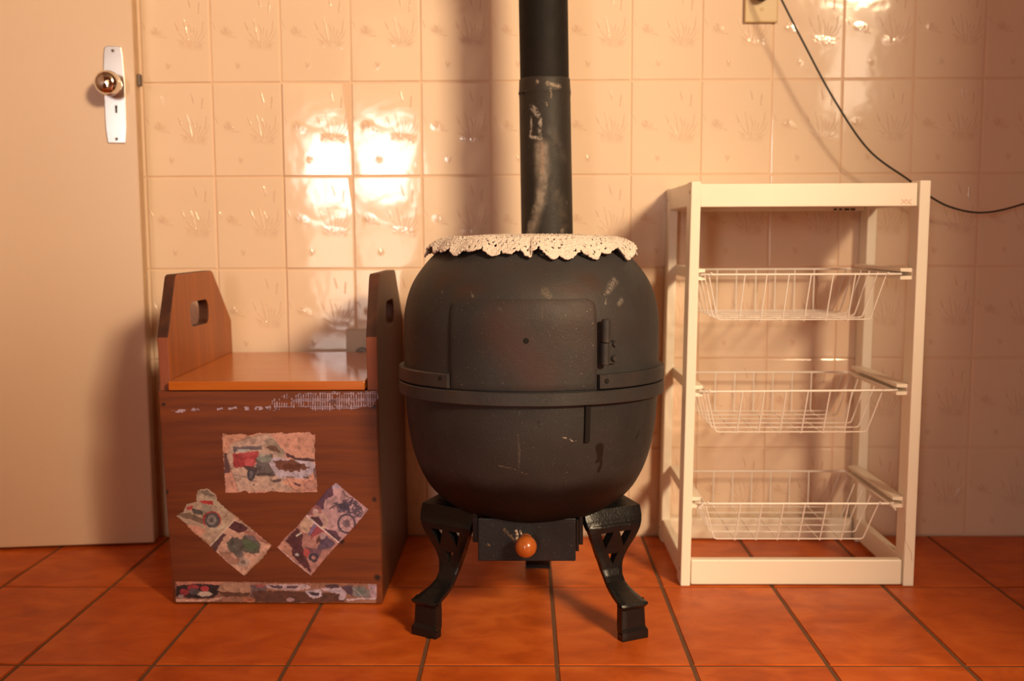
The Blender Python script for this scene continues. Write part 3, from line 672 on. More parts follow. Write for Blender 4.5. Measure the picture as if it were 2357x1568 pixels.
# ------------------------------------------------------------------ stove
AX, AY, TZ, TA = .0103, -.460, .43, .031
def T(p):
    dy, dz = p.y - AY, p.z - TZ
    return Vector((p.x, AY + dy * math.cos(TA) + dz * math.sin(TA), TZ + dz * math.cos(TA) - dy * math.sin(TA)))
stove = empty('wood_stove', (AX, AY, 0), 'rounded black cast-iron wood stove standing on three curved legs', 'stove')
O = Vector((AX, AY, 0))
WH = (.36, .31, .27, 1)
up_marks = [([((0.1202, -0.1645, 0.5861), (0.1326, -0.1465, 0.5969), .009, .1), ((0.12, -0.1668, 0.5828), (0.1142, -0.1721, 0.5791), .006, .2)], WH, 0.5, 330),
            ([((0.0186, -0.2032, 0.5852), (0.0252, -0.2054, 0.576), .008, .2)], (.20, .15, .10, 1), .55, 500),
            ([((-0.0937, -0.1825, 0.5831), (-0.0916, -0.1857, 0.5765), .003, .3), ((0.1161, -0.1739, 0.5697), (0.1146, -0.1772, 0.5631), .003, .2), ((-0.1417, -0.1497, 0.5814), (-0.1417, -0.15, 0.5808), .003, .3), ((0.1417, -0.1547, 0.5684), (0.1377, -0.1605, 0.5619), .007, 0)], WH, .6, 500),
            ([((-0.1412, -0.1363, 0.5994), (0.0923, -0.1745, 0.5969), .03, 0), ((-0.1113, -0.1728, 0.5826), (0.0711, -0.191, 0.5857), .022, 0)], (.052, .028, .020, 1), .75, 0)]
low_marks = [([((0.1062, -0.1859, 0.3378), (0.1078, -0.1826, 0.3266), .0085, .7), ((0.1101, -0.1804, 0.3227), (0.1056, -0.1777, 0.2976), .0040, .6), ((0.1107, -0.1807, 0.3262), (0.1031, -0.1832, 0.3163), .005, .6)], (.010, .007, .005, 1), .95, 0),
             ([((-0.0199, -0.2184, 0.3991), (-0.0196, -0.2088, 0.3119), .0022, .2), ((-0.0207, -0.2164, 0.3648), (-0.0208, -0.2125, 0.3333), .003, .2)], (.16, .13, .11, 1), .45, 400),
             ([((0.0471, -0.2119, 0.3584), (0.0656, -0.2061, 0.349), .0013, .3), ((0.0656, -0.2061, 0.349), (0.0816, -0.1979, 0.3369), .0012, .3), ((0.0608, -0.208, 0.3521), (0.0724, -0.2041, 0.3513), .001, .3)], WH, .8, 0),
             ([((-0.0576, -0.2019, 0.3138), (-0.0338, -0.2064, 0.3093), .0016, .2), ((-0.0338, -0.2064, 0.3093), (-0.0034, -0.2075, 0.2999), .0012, .3)], (.25, .18, .13, 1), .5, 500),
             ([((-0.1636, -0.1458, 0.4008), (-0.1662, -0.1234, 0.3033), .0009, .3)], (.22, .17, .14, 1), .4, 0),
             ([((0.0108, -0.2182, 0.3841), (0.0108, -0.2182, 0.3834), .0020, .6), ((0.0108, -0.2179, 0.3787), (0.0108, -0.2179, 0.378), .0013, .6), ((0.0001, -0.2176, 0.3684), (0.0008, -0.2175, 0.3657), .0013, .6), ((0.1678, -0.1334, 0.341), (0.1821, -0.1171, 0.3629), .0022, .3)], (.008, .006, .005, 1), .95, 0)]
door_marks = [([((0.0057, -0.2176, 0.5131), (0.0103, -0.2179, 0.5031), .006, .1), ((-0.0494, -0.2064, 0.5576), (-0.048, -0.2069, 0.557), .006, .1)], WH, .35, 400),
              ([((-0.1098, -0.1896, 0.4752), (-0.107, -0.191, 0.4821), .0016, .3), ((-0.0384, -0.2163, 0.4528), (-0.033, -0.2172, 0.4489), .002, .2), ((-0.1246, -0.1679, 0.5701), (-0.1224, -0.1722, 0.5622), .0016, .3)], WH, .8, 0),
              ([((-0.0494, -0.2111, 0.5259), (0.0102, -0.2192, 0.4598), .06, 0)], (.058, .027, .022, 1), .70, 0),
              ([((0.0959, -0.1935, 0.5407), (0.0966, -0.1941, 0.5293), .0026, .3)], WH, .8, 600)]
IR = (.0290, .0280, .0295)
iron_up = mat_iron('stove_paint_upper', IR, (.050, .031, .023, 1), .45, .56, up_marks)
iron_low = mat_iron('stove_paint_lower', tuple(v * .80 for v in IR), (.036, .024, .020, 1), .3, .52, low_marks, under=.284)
iron_door = mat_iron('stove_paint_door', tuple(v * .85 for v in IR), (.055, .028, .022, 1), .55, .56, door_marks, speck=.7)
iron = mat_iron('stove_paint_plain', IR, (.09, .040, .022, 1), .4, .50)
gloss = mat_iron('black_enamel', (.0075, .007, .0075), (.014, .009, .008, 1), .3, .27, spec=.36, speck=.12, bs=.9)
drawer_m = mat_iron('drawer_black', (.009, .0095, .012), (.04, .018, .014, 1), .35, .36, speck=.5,
                    marks=[([((-.0255, -.125, .1835), (-.0235, -.125, .170), .0042, .3), ((-.0185, -.125, .186), (-.0155, -.125, .176), .002, .3)], (.6, .45, .35, 1), .9, 300),
                           ([((-.045, -.125, .186), (-.028, -.125, .165), .003, .2), ((-.072, -.125, .163), (-.071, -.125, .160), .003, .2)], (.20, .13, .08, 1), .7, 400)])
def bez(prof, n=4):
    P = []
    for i in range(len(prof) - 1):
        p0 = prof[max(i - 1, 0)]; p1 = prof[i]; p2 = prof[i + 1]; p3 = prof[min(i + 2, len(prof) - 1)]
        for k in range(n):
            t = k / n; f = lambda a, b, c, d: .5 * ((2 * b) + (-a + c) * t + (2 * a - 5 * b + 4 * c - d) * t * t + (-a + 3 * b - 3 * c + d) * t ** 3)
            P.append((max(0, f(p0[0], p1[0], p2[0], p3[0])), f(p0[1], p1[1], p2[1], p3[1])))
    P.append(prof[-1]); return P
UP = bez([(.2202, .4250), (.2203, .4603), (.2203, .5020), (.2188, .5400), (.2092, .5780), (.1935, .6068), (.1665, .6380), (.135, .6560), (.09, .6640), (.0, .6660)])
LO = bez([(.2202, .4250), (.2188, .3993), (.2141, .3440), (.2031, .2921), (.1839, .2491), (.1616, .2229), (.132, .2020), (.0944, .1890), (.0, .1840)])
def rprof(z):
    pts = sorted((h, r) for r, h in UP); return float(np.interp(z, [p[0] for p in pts], [p[1] for p in pts]))
b = bmesh.new(); lathe(b, UP, (AX, AY, 0), 128, T=T); bmesh.ops.remove_doubles(b, verts=b.verts[:], dist=1e-6); put('upper_body', b, iron_up, stove, origin=O, smooth=True)
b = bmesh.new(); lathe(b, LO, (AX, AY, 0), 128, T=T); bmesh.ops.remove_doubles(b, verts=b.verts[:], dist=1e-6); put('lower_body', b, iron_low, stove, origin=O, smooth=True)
put('lower_band', ring_sector(.212, .2300, .4025, .4238, 0, 2 * math.pi, 128, (AX, AY, 0), T), iron, stove, origin=O)
aL, aR = -math.radians(35.4), math.radians(27.2)
ub = put('upper_band', ring_sector(.214, .2300, .4262, .4490, aR, 2 * math.pi + aL, 110, (AX, AY, 0), T), iron, stove, origin=O)
def front_pt(x, z, r): a = math.asin((x - AX) / r); return T(Vector((AX + r * math.sin(a), AY - r * math.cos(a), z))), a
def disc(x, z, r, rad, th, seg=20, dome=0):
    """small round boss standing on the curved body front"""
    p, a = front_pt(x, z, r); n = Vector((math.sin(a), -math.cos(a), 0)); u = Vector((math.cos(a), math.sin(a), 0)); bm = bmesh.new(); rings = []
    for rr, h in ((rad, -.002), (rad, th * .7), (rad * .82, th), (rad * .4, th + dome), (0.0002, th + dome)):
        rings.append([bm.verts.new(p + n * h + u * rr * math.cos(k * 2 * math.pi / seg) + Vector((0, 0, 1)) * rr * math.sin(k * 2 * math.pi / seg)) for k in range(seg)])
    for A, B in zip(rings, rings[1:]):
        for k in range(seg): bm.faces.new((A[k], A[(k + 1) % seg], B[(k + 1) % seg], B[k]))
    return bm
put('screw_hole', disc(-.1337, .4415, .2302, .0036, .0006), MT['hole'], ub)
put('screw_hole', disc(.1262, .4385, .2302, .0042, .0006), MT['hole'], ub)
# loading door: curved plate with rounded top corners
def door_plate():
    z0, z1 = .4262, .5665; A0, A1 = aL + .012, aR - .008; bm = bmesh.new(); NA, NZ = 64, 26; R = .0125; g = {}
    wdt = (A1 - A0) * .224
    for lay, off in ((0, .0006), (1, .0045)):
        for j in range(NZ + 1):
            z = z0 + (z1 - z0) * j / NZ
            ins = 0
            if z > z1 - R: ins = R - math.sqrt(max(R * R - (z - (z1 - R)) ** 2, 0))
            for i in range(NA + 1):
                a = A0 + ins / .224 + (A1 - A0 - 2 * ins / .224) * i / NA
                e = min(i, NA - i, j, NZ - j); r = rprof(z) + off - (.0012 if (lay and e == 0) else 0)
                g[lay, i, j] = bm.verts.new(T(Vector((AX + r * math.sin(a), AY - r * math.cos(a), z))))
    for i in range(NA):
        for j in range(NZ):
            bm.faces.new((g[1, i, j], g[1, i + 1, j], g[1, i + 1, j + 1], g[1, i, j + 1])); bm.faces.new((g[0, i, j], g[0, i, j + 1], g[0, i + 1, j + 1], g[0, i + 1, j]))
    for i in range(NA):
        for j in (0, NZ): bm.faces.new((g[0, i, j], g[0, i + 1, j], g[1, i + 1, j], g[1, i, j]))
    for j in range(NZ):
        for i in (0, NA): bm.faces.new((g[0, i, j], g[0, i, j + 1], g[1, i, j + 1], g[1, i, j]))
    return bm
dp = put('loading_door', door_plate(), iron_door, stove, origin=O, label='rust-tinged curved door plate with a small round hole')
for f in dp.data.polygons: f.use_smooth = True
dp.data.set_sharp_from_angle(angle=.5)
put('peg_hole', disc(.0012, .5035, .2250, .0046, .0006), MT['hole'], dp)
# hinge
hp_, ha = front_pt(.1210, .47, .2285); hn = Vector((math.sin(ha), -math.cos(ha), 0))
hc = hp_ + hn * .0045
hinge = put('hinge', tube(bmesh.new(), [(hc.x + .0002, hc.y, z) for z in (.4705, .4715, .5035, .5045)], [.0052, .0063, .0063, .0058], 20), iron, stove)
put('hinge_knuckle', tube(bmesh.new(), [(hc.x + .0012, hc.y, z) for z in (.5055, .5065, .5405, .5418)], [.0060, .0068, .0068, .0050], 20), iron, hinge)
b = bmesh.new(); u = Vector((math.cos(ha), math.sin(ha), 0))
for v in bx(b, -.002, .024, 0, .0028, .470, .5045, bev=.0008).verts: v.co = Vector((hp_.x, hp_.y, 0)) + u * v.co.x - hn * (v.co.y + .0035) + Vector((0, 0, v.co.z))
put('hinge_plate', b, iron, hinge)
put('bolt', disc(.1368, .4960, .2225, .0052, .0085), iron, stove); put('bolt', disc(.1355, .4735, .2225, .0052, .0085), iron, stove)
# fin under the band
fp, fa = front_pt(.0945, .38, .2175); fn = Vector((math.sin(fa), -math.cos(fa), 0)); fu = Vector((math.cos(fa), math.sin(fa), 0))
b = bmesh.new(); bx(b, -.0035, .0055, -.004, .0055, .3425, .4020, bev=.001)
for v in b.verts: 
    dzz = (.4020 - v.co.z); v.co = Vector((fp.x, fp.y, 0)) + fu * v.co.x + fn * (v.co.y - dzz * .06) + Vector((0, 0, v.co.z + .006))
put('stop_bar', b, iron_low, stove)
# legs: cast plate bent to an S, cut-outs, ridge, foot
LZ = [0, .008, .015, .02, .03, .04, .05, .054, .058, .062, .065, .07, .075, .08, .09, .10, .11, .12, .13, .14, .15, .16, .17, .18, .19, .20, .2065]
LQ = [0, 0, -.0005, -.006, -.0065, -.007, -.0075, -.004, -.0015, -.004, -.018, -.040, -.054, -.064, -.073, -.077, -.0785, -.0785, -.077, -.074, -.071, -.068, -.0665, -.068, -.071, -.0755, -.0785]
LW = [.0246, .0250, .0248, .0228, .0224, .0221, .0217, .0242, .0255, .0255, .0235, .0208, .0190, .0177, .0179, .0198, .0220, .0259, .0312, .0364, .0416, .0455, .0490, .0523, .0544, .0550, .0545]
def leg_bm(F, ang):
    # arc length parameter
    cs = [0]
    for i in range(1, len(LZ)): cs.append(cs[-1] + math.hypot(LZ[i] - LZ[i - 1], LQ[i] - LQ[i - 1]))
    top = cs[-1]
    fz = lambda s: (float(np.interp(s, cs, LZ)), float(np.interp(s, cs, LQ)))
    s_of = lambda z: float(np.interp(z, LZ, cs))
    out = []
    S = sorted(set(cs + list(np.arange(0, top, .004))))
    Wd = lambda s: float(np.interp(s, cs, LW))
    tris = [[(-.029, .1665), (-.0045, .1665), (-.0155, .136)], [(.0075, .1665), (.031, .1665), (.0200, .137)], [(-.0085, .126), (.0105, .126), (.001, .106)]]
    holes = []
    for t in tris:
        P = []
        for k in range(3):
            a, c = t[k], t[(k + 1) % 3]
            for m in range(4): P.append((a[0] + (c[0] - a[0]) * m / 4, s_of(a[1] + (c[1] - a[1]) * m / 4)))
        cx = sum(p[0] for p in P) / 12; cy = sum(p[1] for p in P) / 12
        holes.append([(p[0], p[1]) for p in P])
    vs, es, fl = [], [], []
    rim = [(-Wd(s), s) for s in S] + [(Wd(s), s) for s in reversed(S)]
    for Lp in [rim] + holes:
        o = len(vs); vs += [Vector(p) for p in Lp]; es += [(o + i, o + (i + 1) % len(Lp)) for i in range(len(Lp))]; fl.append(list(range(o, o + len(Lp))))
    def ins(q, Lp):
        c = False; j = len(Lp) - 1
        for i in range(len(Lp)):
            if (Lp[i][1] > q[1]) != (Lp[j][1] > q[1]) and q[0] < (Lp[j][0] - Lp[i][0]) * (q[1] - Lp[i][1]) / (Lp[j][1] - Lp[i][1]) + Lp[i][0]: c = not c
            j = i
        return c
    for s in S[1:-1]:
        wd = Wd(s)
        for k in (-.82, -.5, -.2, .2, .5, .82):
            p = (k * wd, s)
            if not any(ins(p, h) or min(math.hypot(p[0] - a[0], p[1] - a[1]) for a in h) < .0012 for h in holes): vs.append(Vector(p))
    r = delaunay_2d_cdt(vs, es, fl, 0, 1e-7); V, Fc = r[0], r[2]
    bm = bmesh.new(); c, sn = math.cos(ang), math.sin(ang)
    nrm = Vector((c, sn, 0)); tg = Vector((-sn, c, 0))
    def W3(u, q, z): return Vector((F[0], F[1], 0)) + nrm * q + tg * u + Vector((0, 0, z))
    # front and back layers
    def nq(s):
        z0, q0 = fz(max(0, s - .003)); z1, q1 = fz(min(top, s + .003)); d = math.hypot(z1 - z0, q1 - q0) or 1
        return (z1 - z0) / d, -(q1 - q0) / d     # normal in (q,z)
    A, B = [], []
    for p in V:
        z, q = fz(p.y); a, bz = nq(p.y)
        wd = Wd(p.y); edge = max(0, (abs(p.x) / wd - .8) / .2) if wd else 0
        ridge = .0030 * math.exp(-((p.y - s_of(.1775)) / .0022) ** 2) * (1 if abs(p.x) < .043 else 0)
        rr = ridge - .0016 * edge ** 2
        th = .0085 + .008 * min(1, max(0, (z - .09) / .03)) if z > .062 else .0175
        A.append(bm.verts.new(W3(p.x, q + a * rr, z + bz * rr))); B.append(bm.verts.new(W3(p.x, q - a * th, max(0, z - bz * th))))
    cnt = {}
    for f in Fc:
        q = sum((V[i] for i in f), Vector((0, 0))) / len(f)
        if not ins(q, rim) or any(ins(q, h) for h in holes): continue
        bm.faces.new([A[i] for i in f]); bm.faces.new([B[i] for i in f][::-1])
        for k in range(len(f)):
            e = (f[k], f[(k + 1) % len(f)]); cnt.setdefault(tuple(sorted(e)), []).append(e)
    for k, e in cnt.items():
        if len(e) == 1: i, j = e[0]; bm.faces.new((A[j], A[i], B[i], B[j]))
    # flat top shelf running in under the body
    zt, qt = LZ[-1], LQ[-1]
    sh = bmesh.new(); n = 8
    rows = []
    for k in range(n + 1):
        t = k / n; q = qt - .002 - t * .075; wd = .0545 - t * .010; z = zt - .001 + t * .012
        rows.append([sh.verts.new(W3(u, q, z + dz)) for u, dz in ((-wd, 0), (wd, 0), (wd, -.006), (-wd, -.006))])
    for P, Q in zip(rows, rows[1:]):
        for k in range(4): sh.faces.new((P[k], P[(k + 1) % 4], Q[(k + 1) % 4], Q[k]))
    sh.faces.new(rows[0]); sh.faces.new(rows[-1][::-1])
    tmp = bpy.data.meshes.new('t'); sh.to_mesh(tmp); sh.free(); bm.from_mesh(tmp); bpy.data.meshes.remove(tmp)
    return bm
for F, nx, ny in (((-.173, -.578), -.5, -.866), ((.1825, -.590), .43, -.903), ((.025, -.2065), 0.05, 1.0)):
    o = put('leg', leg_bm(F, math.atan2(ny, nx)), gloss, stove, smooth=True); o.data.set_sharp_from_angle(angle=.6)
# ash drawer and its hangers
dy0 = -.585
b = bmesh.new(); bx(b, -.0790, .0826, dy0, dy0 + .004, .1335, .2060, bev=.0018, seg=2)
drw = put('ash_drawer', b, drawer_m, stove, origin=O, label='black ash drawer with a brown wooden knob')
b = bmesh.new(); bx(b, -.0745, -.0725, dy0 + .004, -.40, .141, .192); bx(b, .0760, .0780, dy0 + .004, -.40, .141, .192); bx(b, -.0745, .0780, dy0 + .004, -.40, .139, .141); bx(b, -.0745, .0780, -.402, -.40, .141, .192)
put('drawer_tray', b, drawer_m, drw, origin=O)
kw = mat_wood('brown_knob_wood', (.47, .125, .022), (.36, .085, .013), 'z', .22, coat=.5, knots=[((.0025, -.02, .026), .0022)])
b = bmesh.new(); R = .0178
kp = [(0.0, -R)] + [(R * math.sin(t), -R * math.cos(t)) for t in [math.radians(8 + 127 * i / 14) for i in range(15)]] + [(.0112, .0150), (.0118, .018), (.0110, .0205), (.0116, .0235), (.0108, .026), (.0115, .029), (.0105, .032), (.0115, .0345)]
lathe(b, kp, (.0003, dy0 - .034, .1690), 36, axis='Y'); bmesh.ops.remove_doubles(b, verts=b.verts[:], dist=1e-6)
put('drawer_knob', b, kw, drw, smooth=True, label='round brown wooden knob')
for x0, x1, zb in ((-.0885, -.0795, .1600), (.0885, .0955, .1560)):
    pr = bmesh.new(); bx(pr, x0, x1, -.568, -.40, zb, .216, bev=.001)
    put('drawer_hanger', pr, gloss, stove)
put('drawer_hanger', box(.0832, .0885, -.572, -.40, .146, .20, bev=.001), gloss, stove)

# flue pipe
pipe = empty('flue_pipe', (.04, -.250, .60), 'black stovepipe rising behind the stove, streaked with pale ash', 'stovepipe')
pc = lambda z: (.0360 + (1.10 - z) * .016, -.250)
P0 = Vector((.04, -.250, .60))
pm = [([((-.0081, -.0483, .2350), (-.0074, -.0483, .1886), .021, 0), ((-.0074, -.0483, .1886), (-.0105, -.0478, .1350), .018, 0), ((-.0105, -.0478, .1350), (-.0320, -.0370, .0560), .016, 0)], (.20, .165, .135, 1), .75, 0),
      ([((-0.0249, -0.0427, 0.309), (-0.0169, -0.0463, 0.2966), .008, .2), ((-0.0137, -0.0473, 0.2949), (-0.0113, -0.0477, 0.2527), .0048, .3), ((-0.0282, -0.0405, 0.2894), (-0.0283, -0.0401, 0.2559), .004, .1), ((-0.0283, -0.0401, 0.2535), (-0.0097, -0.048, 0.2486), .005, .2)], (.46, .40, .35, 1), .85, 90),
      ([((-0.0081, -0.0483, 0.2327), (-0.0074, -0.0483, 0.1886), .0155, .25), ((-0.0057, -0.0485, 0.1886), (-0.0074, -0.0482, 0.1524), .0125, .3), ((-0.0106, -0.0475, 0.1525), (-0.0139, -0.0463, 0.1202), .0115, .3), ((-0.0188, -0.0443, 0.1203), (-0.0336, -0.0325, 0.0593), .0115, .3)], (.30, .25, .205, 1), .8, 42),
      ([((-0.0081, -0.0483, 0.2406), (-0.0065, -0.0484, 0.1846), .005, 0)], (.38, .24, .17, 1), .45, 0),
      ([((-0.016, -0.0469, 0.3551), (-0.016, -0.0468, 0.3519), .0045, .1), ((0.0041, -0.0487, 0.35), (0.0228, -0.0425, 0.346), .007, .1), ((0.0089, -0.0479, 0.3398), (0.0105, -0.0476, 0.324), .003, .2), ((0.0016, -0.0489, 0.3152), (0.0016, -0.0489, 0.3097), .0022, .3), ((0.038, -0.0332, 0.1317), (0.0388, -0.0323, 0.1285), .003, .3), ((0.0304, -0.0405, 0.0795), (0.0321, -0.0394, 0.0673), .007, .1), ((0.0105, -0.0484, 0.0674), (0.0146, -0.0476, 0.0633), .006, .1)], (.46, .36, .27, 1), .6, 200),
      ([((0.0105, -0.0478, 0.2645), (0.0311, -0.0383, 0.2172), .018, 0), ((0.0187, -0.0459, 0.1605), (0.0354, -0.0364, 0.0877), .022, 0)], (.09, .07, .055, 1), .5, 60)]
pipe_low = mat_iron('flue_paint_lower', (.020, .017, .015), (.045, .027, .019, 1), .4, .55, pm, spec=.35, speck=.4)
pipe_up = mat_iron('flue_paint_upper', (.008, .0065, .006), (.014, .010, .008, 1), .3, .66, spec=.22, speck=.1)
b = bmesh.new()
zs = [.585, .64, .70, .80, .90, .930, .936, .939, .942, .948, .960, .9640, .9645]
rs = [.0500, .0498, .0496, .0492, .0488, .0487, .0493, .0498, .0493, .0487, .0483, .0480, .0472]
tube(b, [(*pc(z), z) for z in zs], rs, 56); put('lower_pipe', b, pipe_low, pipe, origin=P0, smooth=True)
b = bmesh.new(); tube(b, [(*pc(z), z) for z in (.955, 1.1, 1.5, 2.2, 2.6)], .0463, 56, cap=False); put('upper_pipe', b, pipe_up, pipe, smooth=True)
b = bmesh.new(); tube(b, [(pc(.936)[0] - .049, -.268, .936), (pc(.936)[0] - .045, -.276, .9365), (pc(.936)[0] - .036, -.286, .938)], .0018, 8); put('seam_rivet', b, pipe_low, pipe)

# crocheted doily on top of the stove
def doily():
    NT, NR = 1100, 96; r0 = .06
    th = np.linspace(0, 2 * math.pi, NT, endpoint=False)
    ns = 33; ph = th * ns + .9 * np.sin(3 * th + 1) + .7 * np.sin(5 * th)
    R = .1815 + .0036 * (np.abs(np.cos(ph / 2)) ** .6 * 2 - 1) + .0035 * np.sin(2 * th + .6) + .002 * np.sin(7 * th) - .040 * np.exp(-((th - math.pi) / .36) ** 2)
    u = np.linspace(0, 1, NR); RR = r0 + (R[:, None] - r0) * u[None, :]
    TT = th[:, None] + 0 * RR
    bodyz = np.interp(RR, [p[0] for p in sorted(UP)], [p[1] for p in sorted(UP)])
    e = np.clip((RR - .150) / .035, 0, 1.3)
    ruff = .0050 * np.sin(ph[:, None] * .5 + .6) + .0030 * np.sin(9 * TT + .7) + .0020 * np.sin(17 * TT) - .0018 * np.abs(np.cos(ph[:, None] / 2))
    zf = .6635 - .0235 * e ** 1.5 + ruff * e
    frontdrop = np.clip(np.cos(TT), 0, 1) * .004 * e
    z = np.maximum(bodyz + .0028, zf - frontdrop)
    # thicker puffed stitches in rows
    row = RR / .0046; k = np.floor(row); cell = TT * (26 + 2 * k) * 1.15 + k * math.pi
    st = np.abs(np.sin(row * math.pi)) ** .5 * (.62 + .38 * np.abs(np.sin(cell * .5 + row * 2)))
    z = z + (.0030 * st + .0007 * rng.standard_normal(z.shape)) * np.clip(u * 6, 0, 1)[None, :]
    # open-work holes
    fr, fc = row - k, (TT * 50 + np.where(k % 2 == 0, 0, 1.5))
    fcn = (fc / math.pi) % 1
    hole = (np.hypot((fr - .5) / .42, (fcn - .5) / .22) < 1) & (RR < R[:, None] - .005) & (np.sin(k * 2.4 + TT * 5) > -.35)
    hole &= (np.sin(TT * 11 + k * .7) > -.55)
    x = AX + RR * np.sin(TT); y = AY - .0 - RR * np.cos(TT)
    verts = np.stack([x, y, z], -1).reshape(-1, 3)
    dy, dz = verts[:, 1] - AY, verts[:, 2] - TZ
    verts[:, 1] = AY + dy * math.cos(TA) + dz * math.sin(TA); verts[:, 2] = TZ + dz * math.cos(TA) - dy * math.sin(TA)
    idx = np.arange(NT * NR).reshape(NT, NR); nx = np.roll(idx, -1, 0)
    q = np.stack([idx[:, :-1], nx[:, :-1], nx[:, 1:], idx[:, 1:]], -1); keep = ~hole[:, :-1]
    q = q[keep]
    me = bpy.data.meshes.new('doily'); c_ = len(verts); verts = np.vstack([verts, verts[idx[:, 0]].mean(0)]); i0 = idx[:, 0]
    me.from_pydata(verts.tolist(), [], q.reshape(-1, 4).tolist() + [[int(c_), int(i0[(k_ + 1) % NT]), int(i0[k_])] for k_ in range(NT)])
    return me
m = M('cotton_yarn'); c = m.mix(m.noise(m.obj(), 260, 3), (.95, .85, .76, 1), (.88, .74, .64, 1))
MT['yarn'] = m.fin(c, .85, normal=m.bump(m.noise(m.obj(), 900, 3), .9, .0015), Subsurface_Weight=.0, Sheen_Weight=.2)
o = put('doily', doily(), MT['yarn'], smooth=True)
md = o.modifiers.new('yarn_thickness', 'SOLIDIFY'); md.thickness = .0030; md.offset = 1
tag(o, 'cream crocheted doily with a scalloped edge lying on top of the stove', 'doily')

# ------------------------------------------------------------------ white rack with wire baskets
rk = empty('storage_rack', (.523, -.165, 0), 'tall white wooden rack holding three white wire baskets', 'rack')
RX0, RX1, RF, RB = .3060, .7445, -.330, -.002
lean = lambda bm, k=-.0145: xf(bm, lambda v: Vector((v.x + (.766 - v.z) * k, v.y, v.z)))   # slight lean of the uprights
for x0, x1, kk in ((RX0, RX0 + .0185, -.0135), (RX1 - .0205, RX1, -.006)):
    put('post', lean(box(x0, x1, RF, RF + .046, .0005, .7675, bev=.0022, seg=2), kk), MT['white'], rk)
    put('post', lean(box(x0, x1, RB - .048, RB, .0005, .7675, bev=.0022, seg=2), kk), MT['white'], rk)
put('front_rail', box(.3238, .7210, RF + .002, RF + .020, .7205, .7630, bev=.002, seg=2), MT['white'], rk)
put('back_rail', box(.3250, .7235, RB - .030, RB - .012, .7195, .7600, bev=.002), MT['white'], rk)
put('side_rail', box(.3065, .3235, RF + .0465, RB - .0485, .7225, .7660, bev=.0015), MT['white'], rk)
put('side_rail', box(.7245, .7425, RF + .0465, RB - .0485, .7225, .7660, bev=.0015), MT['white'], rk)
put('top_board', box(.3250, .7235, RF + .0205, RB - .0305, .7400, .7520), MT['white'], rk)
put('front_rail', box(.3160, .7170, RF + .002, RF + .020, .0030, .0520, bev=.0025, seg=2), MT['white'], rk)
put('back_rail', box(.3160, .7170, RB - .030, RB - .012, .0030, .0480, bev=.002), MT['white'], rk)
put('side_rail', box(.2985, .3135, RF + .0465, RB - .0485, .0080, .0520, bev=.0015), MT['white'], rk)
put('side_rail', box(.7210, .7360, RF + .0465, RB - .0485, .0080, .0520, bev=.0015), MT['white'], rk)
for xx, yy, zz in ((RX0 + .0002, -.313, .748), (RX0 + .0002, -.022, .743), (.2967, -.313, .030), (.2968, -.022, .027)):
    b = bmesh.new(); lathe(b, [(0, -.0008), (.0025, -.0009), (.0042, -.0004), (.0048, .001)], (xx, yy, zz), 16, axis='X'); put('bolt_cap', b, MT['steel_dark'], rk)
